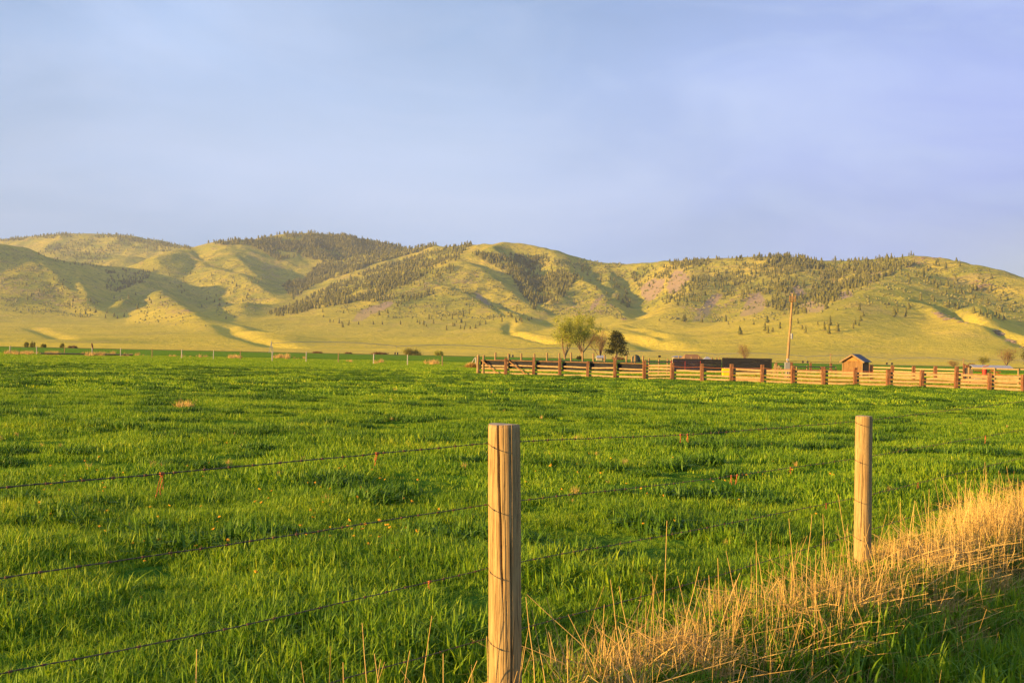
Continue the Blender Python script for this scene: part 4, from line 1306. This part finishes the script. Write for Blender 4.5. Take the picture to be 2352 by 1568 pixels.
# ------------------------------------------------------------------ utility pole
m_upole = wood_mat('brown_pole', [(.24, .15, .065), (.36, .235, .10), (.42, .29, .13), (.28, .17, .07)], (8, 8, .8), 1.6, .8, .4, dist=.01)
Yp = 96.0; pb = at_gnd(1806, Yp); ptop = at(1821, 674, Yp)
up_ = empty('utility_pole', pb, 'tall leaning wooden utility pole with insulators and a meter box', 'utility pole')
bm = bmesh.new(); tube_bm(bm, Vector((0, 0, -.3)), ptop - pb, .14, .085, 12, .01, g, 10); from_bm('pole', bm, m_upole, up_, True)
dv = (ptop - pb)
for q, t in enumerate((.905, .93, .955)):
    bm = bmesh.new(); c = dv * t
    box_bm(bm, c + Vector((-.28, -.08, 0)), c + Vector((.28, -.08, .02)), .06, .07, 0, None, 1)
    for sg in (-1, 1): tube_bm(bm, c + Vector((sg * .25, -.08, .0)), c + Vector((sg * .25, -.08, .15)), .05, .035, 8)
    from_bm('insulator_bracket', bm, m_brown, up_)
bm = bmesh.new(); c = dv * .50 + Vector((.18, -.1, 0)); tube_bm(bm, c + Vector((0, 0, -.25)), c + Vector((0, 0, .22)), .10, .10, 10); tube_bm(bm, c + Vector((-.18, .05, .1)), c + Vector((0, 0, .1)), .04, n=6); from_bm('cut_out', bm, m_steel, up_)
bm = bmesh.new(); c = Vector((.03, -.25, 1.1)); bmesh.ops.create_cube(bm, size=1, matrix=Matrix.Translation(c) @ Matrix.Diagonal((.46, .2, .62, 1))); bmesh.ops.bevel(bm, geom=list(bm.edges), offset=.03, segments=1, affect='EDGES')
mb = from_bm('meter_box', bm, m_grey, up_)
bm = bmesh.new(); bmesh.ops.create_cone(bm, segments=14, radius1=.13, radius2=.11, depth=.14, cap_ends=True, matrix=Matrix.Translation((.06, -.26, 1.62)) @ Matrix.Rotation(PI / 2, 4, 'X')); from_bm('meter', bm, m_white, mb)
bm = bmesh.new()
for q in range(3): tube_bm(bm, Vector((-.15 + .15 * q, -.25, 0)), Vector((-.12 + .15 * q, -.25, .8)), .035, n=6)
from_bm('conduit', bm, m_grey, up_)

# lumber frame left of the pole and a thick tie right of it
lf = at_gnd(1787, 98); root = empty('lumber_frame', lf, 'pale A-shaped lumber frame left of the utility pole foot', 'frame')
for (a, b_) in (((-.35, 0, 0), (-.28, 0, 1.25)), ((.05, 0, 1.1), (.62, 0, .05)), ((.05, 0, 1.1), (-.05, 0, 0)), ((-.4, -.06, .95), (.3, -.06, .9))):
    bm = bmesh.new(); box_bm(bm, Vector(a), Vector(b_), .09, .14, .005, g, 2, Vector((0, 1, 0))); from_bm('beam', bm, m_rail, root)
tt = at_gnd(1815.5, 99); bm = bmesh.new(); box_bm(bm, Vector((0, 0, -.1)), Vector((0, 0, 1.42)), .38, .3, .015, g, 5, Vector((0, 1, 0)))
tag(bevel_obj(from_bm('tie_post', bm, m_tie, None, False, tt), .03), 'thick dark brown tie post just right of the utility pole foot', 'post')

# ------------------------------------------------------------------ right edge: chute board, red drum, far roof
cb = at_gnd(2223, 88); cr_ = empty('loading_chute', cb, 'orange board sided loading chute near the right border', 'chute')
bm = bmesh.new()
for q in range(6): box_bm(bm, Vector((-.26, 0, .35 + q * .17)), Vector((.46, .12, .35 + q * .17)), .05, .16, .004, g, 2)
from_bm('side_boards', bm, m_rail, cr_)
bm = bmesh.new(); box_bm(bm, Vector((-.32, -.02, -.1)), Vector((-.32, -.02, 1.6)), .12, .12, .01, g, 3, Vector((0, 1, 0))); from_bm('post', bm, m_tie, cr_)
bm = bmesh.new(); box_bm(bm, Vector((.55, .1, .45)), Vector((1.0, .1, .40)), .3, .36, .01, g, 2); from_bm('step_box', bm, m_grey, cr_)
rd = at_gnd(2262, 96); root = empty('squeeze_chute', rd, 'rust red steel drum shaped cattle chute behind the right rails', 'chute')
bm = bmesh.new(); bmesh.ops.create_cone(bm, segments=20, radius1=.2, radius2=.2, depth=.9, cap_ends=True, matrix=Matrix.Translation((0, 0, .75))); from_bm('drum', bm, m_redm, root)
for q, (a, b_) in enumerate((((-.9, 0, 1.05), (1.4, 0, .95)), ((-.9, 0, .7), (1.6, 0, .65)), ((.3, 0, 1.3), (1.7, 0, .5)), ((-.2, -.1, 1.35), (.3, -.1, 1.5)))):
    bm = bmesh.new(); tube_bm(bm, Vector(a), Vector(b_), .04, n=6); from_bm('steel_bar', bm, m_rust, root)
for a_, b_, Y_, lab, cat_, hb, ht in ((2228, 2330, 330, 'long low building with a white metal roof far right', 'building', 2.0, 2.6),):
    l_ = at_gnd(a_ + 16 if False else a_ + 10, Y_); r_2 = at_gnd(b_, Y_); root = empty('farm_building', l_, lab, cat_)
    W_ = (r_2 - l_).x; zt = at(2260, 838, Y_).z; 
    bm = bmesh.new(); bmesh.ops.create_cube(bm, size=1, matrix=Matrix.Translation((W_ / 2, 3, (zt - 1.0) / 2)) @ Matrix.Diagonal((W_ * .97, 6, zt - 1.0, 1))); from_bm('wall', bm, m_grey, root)
    bm = bmesh.new(); vs = [Vector(p) for p in ((0, -.5, zt - 1.1), (W_, -.5, zt - 1.1), (W_, 3, zt), (0, 3, zt), (0, 6.5, zt - 1.1), (W_, 6.5, zt - 1.1))]
    bv = [bm.verts.new(p) for p in vs]; bb = [bm.verts.new(p - Vector((0, 0, .15))) for p in vs]
    bm.faces.new((bv[0], bv[1], bv[2], bv[3])); bm.faces.new((bv[3], bv[2], bv[5], bv[4])); bm.faces.new((bb[3], bb[2], bb[1], bb[0])); bm.faces.new((bb[4], bb[5], bb[2], bb[3]))
    for e in ((0, 1), (1, 2), (2, 5), (5, 4), (4, 3), (3, 0)): bm.faces.new((bv[e[1]], bv[e[0]], bb[e[0]], bb[e[1]]))
    from_bm('roof', bm, m_white, root)


def cabin(name, label, cat_, pxl, pxr, ytop, ybot, Y, wm, rm, dp=4.0, flat=.35, wins=()):
    l_ = at_gnd(pxl, Y); r_2 = at_gnd(pxr, Y); W_ = (r_2 - l_).x; root = empty(name, l_, label, cat_)
    zt = at((pxl + pxr) / 2, ytop, Y).z; zw = zt - flat
    bm = bmesh.new(); bmesh.ops.create_cube(bm, size=1, matrix=Matrix.Translation((W_ / 2, dp / 2, zw / 2)) @ Matrix.Diagonal((W_, dp, zw, 1))); from_bm('wall', bm, wm, root)
    bm = bmesh.new(); vs = [(-.3, -.3, zw), (W_ + .3, -.3, zw), (W_ + .3, dp + .3, zw), (-.3, dp + .3, zw), (.3, dp / 2, zt), (W_ - .3, dp / 2, zt)]
    bv = [bm.verts.new(p) for p in vs]
    for fc_ in ((0, 1, 5, 4), (1, 2, 5), (2, 3, 4, 5), (3, 0, 4), (3, 2, 1, 0)): bm.faces.new([bv[q] for q in fc_])
    from_bm('roof', bm, rm, root)
    for (u, v_, ww, wh) in wins:
        bm = bmesh.new(); bmesh.ops.create_cube(bm, size=1, matrix=Matrix.Translation((W_ * u, -.02, zw * v_)) @ Matrix.Diagonal((ww, .05, wh, 1))); from_bm('window', bm, m_dark, root)
    return root


m_cream = plain_mat('cream_wall', (.36, .30, .20), .8, .1, 2)
cabin('farm_shed', 'cream walled hut with a brown roof behind the stakes', 'hut', 1635, 1664 if False else 1611, 815, 826, 175, m_cream, m_brown, 3.5, .9, ((.3, .7, .3, .4),)) if False else cabin('farm_shed', 'cream walled hut with a brown roof behind the board wall', 'hut', 1574, 1611, 813.5, 826, 175, m_cream, m_brown, 3.5, .8, ((.55, .72, .3, .3),))
cabin('trailer', 'low cream stock trailer left of the brown roofed hut', 'trailer', 1548, 1569, 817, 826, 180, m_cream, m_white, 2.0, .2, ((.8, .7, .4, .5),))
cabin('farm_shed', 'tiny hut with a pale roof beneath the dark pine', 'hut', 1371, 1391, 816, 826, 360, m_cream, m_white, 4.0, .8, ((.7, .5, .5, .8),))
cabin('car', 'pale blue vehicle parked beyond the dark board wall', 'vehicle', 1620, 1632, 819, 828, 200, m_grey, m_white, 1.8, .5, ((.5, .75, .5, .3),))
# black tarped heap
hp = at_gnd(1461, 300); V = []; Fc = []
nh, mh = 14, 8
for j in range(mh + 1):
    for i in range(nh):
        a = i * 2 * PI / nh; t = j / mh; r = math.sqrt(max(0, 1 - t * t)); w_ = 1 + .12 * float(pn(a * 1.5, t * 3, 5))
        V.append((1.28 * r * math.cos(a) * w_, 1.1 * r * math.sin(a) * w_, 2.1 * t ** .85))
for j in range(mh):
    for i in range(nh):
        Fc.append((j * nh + i, j * nh + (i + 1) % nh, (j + 1) * nh + (i + 1) % nh, (j + 1) * nh + i))
o = mesh_np('covered_heap', V, Fc, plain_mat('black_tarp', (.025, .035, .02), .6, .3, 2), True); o.location = hp
tag(o, 'rounded black covered heap behind the pale corral posts', 'heap')
# small dark sign plate on a stake
sp_ = at_gnd(1514.5, 300); root = empty('stake_marker', sp_, 'thin stake with a small dark plate in the far field', 'marker')
bm = bmesh.new(); tube_bm(bm, Vector((0, 0, 0)), Vector((0, 0, 1.9)), .05, n=6); from_bm('stake', bm, m_brown, root)
bm = bmesh.new(); box_bm(bm, Vector((-.35, -.06, 1.75)), Vector((.35, -.06, 1.75)), .06, .55, 0, None, 1); from_bm('plate', bm, m_dark, root)

# ------------------------------------------------------------------ far wire fence, left, with the hawk
LP = [(22, 794, 812), (83.6, 795, 815), (147.5, 796, 816.5), (211, 798, 820), (276.5, 799, 820), (349, 801, 819.5), (416.7, 802.5, 821), (490, 804, 825), (552, 805, 826.5), (625, 806.5, 827.5), (703, 807.5, 830), (777, 810, 832),
      (858, 812, 836), (936, 814.5, 838), (1016, 817.5, 841), (1093, 820, 846)]
lp = np.array([(gnd(p[0], p[2]).x, gnd(p[0], p[2]).y) for p in LP]); A2, B2 = np.polyfit(lp[:, 0], lp[:, 1], 1)
lf0 = on_line(LP[0][0], A2, B2); lfr = empty('wire_fence', lf0, 'distant wire fence on thin pale stakes across the left of the field', 'fence')
pcs = []
m_stake = plain_mat('pale_stake', (.40, .36, .30), .8, .15, 3)
for i, (px, yt, yb) in enumerate(LP):
    c = on_line(px, A2, B2); zt = at(px, yt, c.y).z; gz = float(ground_z(c.x, c.y)); pcs.append(c)
    bm = bmesh.new(); tube_bm(bm, c - lf0 + Vector((0, 0, gz - .1)), c - lf0 + Vector((g.uniform(-.04, .04), 0, zt)), .062 if i % 3 else .075, n=6, seg=2); from_bm('post', bm, m_stake if i % 3 != 2 else m_pole, lfr)
for hz in (1.05, .75, .45):
    bm = bmesh.new()
    for a, b_ in zip(pcs[:-1], pcs[1:]): tube_bm(bm, a - lf0 + Vector((0, 0, hz)), b_ - lf0 + Vector((0, 0, hz)), .009, n=3, seg=1)
    from_bm('wire', bm, m_wire, lfr)
c = pcs[-1]; bm = bmesh.new(); tube_bm(bm, c - lf0 + Vector((-.1, 0, 1.1)), c - lf0 + Vector((-.75, 0, 0)), .05, n=6); from_bm('brace', bm, m_stake, lfr)

# hawk perched on a stake: one skinned body, facing left with tail hanging
hc = pcs[3]; hz0 = at(211, 798, hc.y).z
pts = [((0, 0, .22), .115), ((-.03, 0, .36), .12), ((-.05, 0, .47), .085), ((-.08, 0, .56), .072), ((-.17, 0, .545), .022), ((.06, 0, .08), .075), ((.13, 0, -.14), .045), ((.17, 0, -.3), .03),
       ((-.01, .05, .06), .03), ((-.02, .05, .0), .022), ((-.01, -.05, .06), .03), ((-.02, -.05, .0), .022)]
me = bpy.data.meshes.new('hawk'); me.from_pydata([p[0] for p in pts], [(0, 1), (1, 2), (2, 3), (3, 4), (0, 5), (5, 6), (6, 7), (0, 8), (8, 9), (0, 10), (10, 11)], [])
o = bpy.data.objects.new('hawk', me); COL.objects.link(o)
md = o.modifiers.new('skin', 'SKIN'); sv = me.skin_vertices[0].data
for q, p in enumerate(pts): sv[q].radius = (p[1], p[1])
sv[0].use_root = True
o.modifiers.new('sub', 'SUBSURF').render_levels = 1
me.materials.append(plain_mat('hawk_feathers', (.10, .045, .03), .9, .3, 12)); o.location = (hc.x, hc.y, hz0 + .01)
o.scale = (1.15, 1.15, 1.15)
tag(o, 'dark brown hawk perched on a thin stake of the far left fence', 'bird')

# pale pipe lying along the far fence
a = gnd(92, 815.5); b_ = gnd(305, 818.5); a.z = b_.z = 0
bm = bmesh.new(); tube_bm(bm, Vector((0, 0, .25)), b_ - a + Vector((0, 0, .25)), .11, n=8, seg=12)
tag(from_bm('irrigation_pipe', bm, m_pole, None, False, a), 'pale pipe lying in the grass along the far left fence', 'pipe')

# ------------------------------------------------------------------ centre pivot
th = math.radians(22.5); O0 = Vector((-100, 460, 0)); dd_ = Vector((math.cos(th), math.sin(th), 0)); nn_ = Vector((-dd_.y, dd_.x, 0))
piv = empty('irrigation_pivot', O0, 'long centre pivot irrigation machine arching across the far field', 'irrigation machine')
m_galv = plain_mat('pivot_steel', (.24, .26, .28), .6, .2, .2)
SP = 54.0
for q in range(9):
    bm = bmesh.new(); n = 12; prev = None
    pts = []
    for i in range(n + 1):
        t = i / n; pts.append(dd_ * (SP * (q + t)) + Vector((0, 0, 3.9 + 1.15 * (1 - (2 * t - 1) ** 2) - .15 * q)))
    for u_, v_ in zip(pts[:-1], pts[1:]): tube_bm(bm, u_, v_, .09, n=6, seg=1)
    from_bm('span_pipe', bm, m_galv, piv)
    bm = bmesh.new()
    for i in range(1, n):
        lo = pts[i] + Vector((0, 0, -1.5)); 
        tube_bm(bm, pts[i] , lo, .02, n=3, seg=1); tube_bm(bm, pts[i - 1], lo, .018, n=3, seg=1)
        if i > 1: tube_bm(bm, pts[i - 1] + Vector((0, 0, -1.5)), lo, .022, n=3, seg=1)
    tube_bm(bm, pts[0] + Vector((0, 0, -.6)), pts[1] + Vector((0, 0, -1.5)), .022, n=3, seg=1); tube_bm(bm, pts[-1] + Vector((0, 0, -.6)), pts[-2] + Vector((0, 0, -1.5)), .022, n=3, seg=1)
    from_bm('truss', bm, m_galv, piv)
    bm = bmesh.new(); c = dd_ * (SP * q)
    if q == 0:
        for sx in (-1, 1):
            for sy in (-1, 1): tube_bm(bm, c + dd_ * sx * .9 + nn_ * sy * .9, c + Vector((0, 0, 4.4)), .06, n=4, seg=1)
        tube_bm(bm, c, c + Vector((0, 0, 5.0)), .10, n=8)
    else:
        for sy in (-1, 1): tube_bm(bm, c + nn_ * sy * 1.9 + Vector((0, 0, .5)), c + Vector((0, 0, 3.8 - .15 * q)), .035, n=4, seg=1)
        tube_bm(bm, c + nn_ * 1.9 + Vector((0, 0, .5)), c - nn_ * 1.9 + Vector((0, 0, .5)), .05, n=4, seg=1)
    tw = from_bm('tower', bm, m_galv, piv)
    if q:
        for sy in (-1, 1):
            bm = bmesh.new(); bmesh.ops.create_cone(bm, segments=16, radius1=.62, radius2=.62, depth=.3, cap_ends=True, matrix=Matrix.Translation(c + nn_ * sy * 1.9 + Vector((0, 0, .62))) @ nn_.to_track_quat('X', 'Z').to_matrix().to_4x4() @ Matrix.Rotation(PI / 2, 4, 'X'))
            from_bm('wheel', bm, m_dark, tw)

# distant thin poles
for (px, yt, Y, lab) in ((1907.5, 812, 420, 'thin pale distant power pole just left of the shed'), (2213, 822, 430, 'thin pale distant power pole left of the white roof')):
    c = at_gnd(px, Y); zt = at(px, yt, Y).z; root = empty('power_pole', c, lab, 'utility pole')
    bm = bmesh.new(); tube_bm(bm, Vector((0, 0, 0)), Vector((0, 0, zt)), .2, .16, 6); from_bm('pole', bm, m_pole, root)
    bm = bmesh.new(); box_bm(bm, Vector((-.8, -.2, zt - .4)), Vector((.8, -.2, zt - .4)), .12, .14, 0, None, 1); from_bm('crossarm', bm, m_pole, root)
# ------------------------------------------------------------------ trees on the plain
m_bark = plain_mat('bark', (.26, .17, .09), .95, .4, 2, (3, 3, .5))
m_bark2 = plain_mat('dark_bark', (.14, .08, .05), .95, .4, 2, (3, 3, .5))


def crown_mat(name, stops, tr=.3): return leaf_mat(name, stops, tr, .8, spec=.05)


m_cot = crown_mat('cottonwood_leaves', [(.1, (.17, .19, .03)), (.5, (.36, .37, .05)), (.95, (.50, .48, .09))])
m_pn2 = crown_mat('pine_foliage', [(.1, (.025, .03, .009)), (.6, (.06, .06, .015)), (1, (.13, .11, .025))], .1)
m_brn = crown_mat('bare_twigs', [(.1, (.16, .09, .04)), (.6, (.28, .17, .07)), (1, (.38, .25, .11))], .2)
m_bsh = crown_mat('bush_leaves', [(.1, (.12, .12, .02)), (.6, (.28, .26, .05)), (1, (.42, .34, .09))])


def tree(name, label, cat_, base, H, W, mleaf, mbark, seed, group=None, nl=3200, leaf=.38, fork=.12, spread=.55, stems=5, kind='vase', rough=.5, lift=0.0):
    """limbs grown from the foot; leaf clumps round the limb tips"""
    R = random.Random(seed); g_ = np.random.default_rng(seed)
    root = empty(name, base, label, cat_, group)
    bm = bmesh.new(); tips = []
    def limb(p, d, L, r, depth):
        n = 4; q = p.copy(); dd0 = d.copy()
        for i in range(n):
            dd0 = (dd0 + Vector((R.gauss(0, .12), R.gauss(0, .12), R.gauss(.05, .06)))).normalized()
            q2 = q + dd0 * (L / n); tube_bm(bm, q, q2, r * (1 - .6 * i / n), r * (1 - .6 * (i + 1) / n), 6, seg=1); q = q2
            if depth < 2 and i >= 1 or depth == 2 and i >= 2:
                if depth < 2 and R.random() < .8:
                    a = Vector((R.gauss(0, 1), R.gauss(0, 1), R.uniform(-.2, .5))).normalized()
                    limb(q.copy(), (dd0 + a * .75).normalized(), L * R.uniform(.4, .62), r * .45, depth + 1)
            if depth >= 1: tips.append((q.copy(), L))
        tips.append((q.copy(), L))
    if kind == 'vase':
        t0 = Vector((0, 0, -.2)); t1 = Vector((0, 0, H * fork)); tube_bm(bm, t0, t1, H * .035, H * .03, 10)
        for s in range(stems):
            a = s * 2 * PI / stems + R.uniform(-.3, .3); sp_ = spread * R.uniform(.35, 1)
            limb(t1.copy(), Vector((math.cos(a) * sp_, math.sin(a) * sp_, 1)).normalized(), H * (1 - fork) * R.uniform(.62, .9), H * .02, 0)
    else:
        tube_bm(bm, Vector((0, 0, -.2)), Vector((0, 0, H * .97)), H * .028, H * .004, 8)
        n = 26
        for i in range(n):
            t = .2 + .76 * i / n; a = i * 2.4 + R.uniform(-.3, .3); L = W * .5 * (1.05 - t) ** .75 * R.uniform(.75, 1.2) * 1.25
            p = Vector((0, 0, H * t)); d = Vector((math.cos(a), math.sin(a), R.uniform(.0, .3))).normalized()
            tube_bm(bm, p, p + d * L, H * .008, H * .003, 5, seg=1)
            for q in (.45, .7, .95): tips.append((p + d * L * q, L))
    from_bm('trunk', bm, mbark, root)
    T = np.array([t[0][:] for t in tips]); 
    # keep inside the crown width
    sx = W * .5 / max(1e-3, np.percentile(np.abs(T[:, :2]), 97)) if kind == 'vase' else 1
    sx = min(1.0, sx) if kind == 'vase' else 1
    ci = g_.integers(0, len(T), nl); C = T[ci] + g_.normal(0, rough, (nl, 3)) * np.array([1, 1, .8])
    C = C[C[:, 2] > H * lift]; nl = len(C)
    nrm = g_.normal(0, 1, (nl, 3)); nrm /= np.linalg.norm(nrm, axis=1)[:, None]
    u = np.cross(nrm, g_.normal(0, 1, (nl, 3))); u /= np.linalg.norm(u, axis=1)[:, None]; v_ = np.cross(nrm, u)
    s_ = leaf * g_.uniform(.5, 1.2, nl)[:, None]
    V = np.stack([C - u * s_ * .5, C + v_ * s_ * .35, C + u * s_ * .6, C - v_ * s_ * .35], 1).reshape(-1, 3)
    i4 = np.arange(nl)[:, None] * 4; Fc = np.concatenate([i4 + [0, 1, 2], i4 + [0, 2, 3]])
    tn = np.repeat(g_.uniform(0, 1, nl), 4)
    mesh_np('crown', V, Fc, mleaf, False, root, {'tint': tn, 'up': tn})
    return root


def bush(name, label, base, H, W, mleaf, seed, n=900, leaf=.3):
    """a many-stemmed bush: leaf clumps thick to the ground with an uneven outline"""
    g_ = np.random.default_rng(seed); root = empty(name, base, label, 'bush')
    bm = bmesh.new()
    for s in range(9):
        a = g_.uniform(0, 6.28); tube_bm(bm, Vector((0, 0, -.1)), Vector((math.cos(a) * W * .35, math.sin(a) * W * .3, H * g_.uniform(.6, .95))), .06, .02, 5)
    from_bm('stems', bm, m_bark2, root)
    nc = 14; cc_ = np.stack([g_.uniform(-.42, .42, nc) * W, g_.uniform(-.3, .3, nc) * W, g_.uniform(.12, .68, nc) * H], -1); cc_[:, 2] *= 1 - .8 * (np.abs(cc_[:, 0]) / W)
    C = cc_[g_.integers(0, nc, n)] + g_.normal(0, 1, (n, 3)) * np.array([.10 * W, .10 * W, .17 * H]); C[:, 2] = np.abs(C[:, 2])
    u = g_.normal(0, 1, (n, 3)); u /= np.linalg.norm(u, axis=1)[:, None]; w_ = np.cross(u, g_.normal(0, 1, (n, 3))); w_ /= np.linalg.norm(w_, axis=1)[:, None]
    s_ = leaf * g_.uniform(.5, 1.2, n)[:, None]
    V = np.stack([C - u * s_ * .5, C + w_ * s_ * .35, C + u * s_ * .6, C - w_ * s_ * .35], 1).reshape(-1, 3)
    i4 = np.arange(n)[:, None] * 4; tn = np.repeat(g_.uniform(0, 1, n), 4)
    mesh_np('crown', V, np.concatenate([i4 + [0, 1, 2], i4 + [0, 2, 3]]), mleaf, False, root, {'tint': tn, 'up': tn})


def tb_(px, Y): return at_gnd(px, Y)
pxm = lambda px, Y: px * Y / F
Yt = 400
tree('cottonwood_tree', 'left of two pale green cottonwoods, with several leaning stems', 'tree', tb_(1297, Yt), pxm(72, Yt), pxm(80, Yt), m_cot, m_bark, 12, 'cottonwoods beyond the corral', 8200, .36, .04, .48, 6, rough=.75, lift=.12)
tree('cottonwood_tree', 'taller right cottonwood with a forked trunk and broad pale crown', 'tree', tb_(1336, Yt + 8), pxm(80, Yt), pxm(88, Yt), m_cot, m_bark, 23, 'cottonwoods beyond the corral', 12500, .36, .16, .62, 7, rough=.8, lift=.28)
tree('bare_tree', 'brown leafless tree between the cottonwoods and the dark pine', 'tree', tb_(1378, Yt - 10), pxm(54, Yt), pxm(40, Yt), m_brn, m_bark2, 31, None, 3200, .22, .08, .6, 6, rough=.7, lift=.15)
tree('pine_tree', 'dark bushy pine right of the bare brown tree', 'tree', tb_(1416, Yt - 20), pxm(64, Yt), pxm(50, Yt), m_pn2, m_bark2, 41, None, 5200, .45, kind='cone', rough=.55, lift=.16)
tree('bare_tree', 'small round leafless tree behind the black board wall', 'tree', tb_(1711, 380), pxm(34, 380), pxm(36, 380), m_brn, m_bark2, 51, None, 1900, .2, .15, .7, 6, rough=.6)
tree('bare_tree', 'larger leafless tree at the far right edge behind the farm building', 'tree', tb_(2312, 420), pxm(36, 420), pxm(52, 420), m_brn, m_bark2, 61, None, 2600, .24, .15, .7, 6, rough=.8)
tree('broadleaf_tree', 'green tree cut by the right border of the picture', 'tree', tb_(2366, 400), pxm(40, 400), pxm(44, 400), m_pn2, m_bark2, 62, None, 2600, .34, .12, .7, 6, rough=.8)
tree('broadleaf_tree', 'small olive green tree left of the white roof', 'tree', tb_(2258, 430), pxm(20, 430), pxm(22, 430), m_bsh, m_bark2, 63, None, 1400, .28, .12, .7, 5, rough=.6)
tree('bush', 'reddish brown bush left of the small olive green tree', 'bush', tb_(2190, 430), pxm(12, 430), pxm(24, 430), m_brn, m_bark2, 64, None, 900, .25, .05, 1.2, 6, rough=.6)
for q, (px, Y, h, w, mt, lab) in enumerate(((60, 480, 14, 10, m_bsh, 'leftmost small olive bush at the edge of the left field'), (74, 480, 15, 10, m_bsh, 'second small olive bush at the left field edge'), (100, 500, 10, 12, m_bsh, 'low green bush right of the two left olive bushes'),
        (142, 495, 12, 10, m_bsh, 'single small olive bush near the hawk'), (944, 520, 18, 42, m_bsh, 'broad yellow green bush at the far field edge'), (1007, 500, 14, 20, m_cot, 'small green bush right of the broad yellow bush'),
        (166, 500, 7, 18, m_brn, 'low brown bush right of the single olive bush'), (730, 510, 4.5, 20, m_brn, 'low brown bush far out before the middle hills'), (800, 515, 4.5, 14, m_brn, 'low reddish bush left of the broad yellow bush'), (872, 505, 6, 34, m_brn, 'wide low reddish brown bush left of the broad yellow bush'),
        (1420, 440, 10, 24, m_brn, 'low brown bush at the foot of the dark pine'), (2232, 430, 10, 20, m_brn, 'low brown bush under the small olive green tree'), (1330, 400, 10, 14, m_pn2, 'dark green shrub at the foot of the tall cottonwood'))):
    bush('bush', lab, tb_(px, Y), pxm(h, Y), pxm(w, Y), mt, 80 + q, 700 + 60 * w, .36)
# tumbleweed heap at the end of the corral
c = gnd(1083, 845); V, Fc, A = blades(2600, .5, .2, 1.0, .02, 300, 1.3, square=False)
V[:, 0] *= 1.5; V[:, 2] *= np.clip(1.1 - .5 * np.abs(V[:, 0]), .3, 1)
o = mesh_np('tumbleweed', V, Fc, m_straw, False, None, A); o.location = (c.x, c.y, 0); o.scale = (.8, .8, .85)
tag(o, 'reddish heap of dry tumbleweed against the left end of the corral', 'tumbleweed')
# ------------------------------------------------------------------ air
bm = bmesh.new(); bmesh.ops.create_cube(bm, size=1, matrix=Matrix.Translation((0, 3830, 448)) @ Matrix.Diagonal((12000, 8000, 904, 1)))
hz_m = bpy.data.materials.new('air'); hz_m.use_nodes = True; nt = hz_m.node_tree
for n_ in list(nt.nodes):
    if n_.type == 'BSDF_PRINCIPLED': nt.nodes.remove(n_)
pv = nt.nodes.new('ShaderNodeVolumePrincipled'); pv.inputs['Density'].default_value = 6.0e-5
pv.inputs['Color'].default_value = (.78, .89, 1.0, 1); pv.inputs['Anisotropy'].default_value = .2
nt.links.new(pv.outputs[0], nt.nodes['Material Output'].inputs['Volume'])
tag(from_bm('haze', bm, hz_m), 'thin blue evening haze in front of the hills', 'haze', kind='stuff')
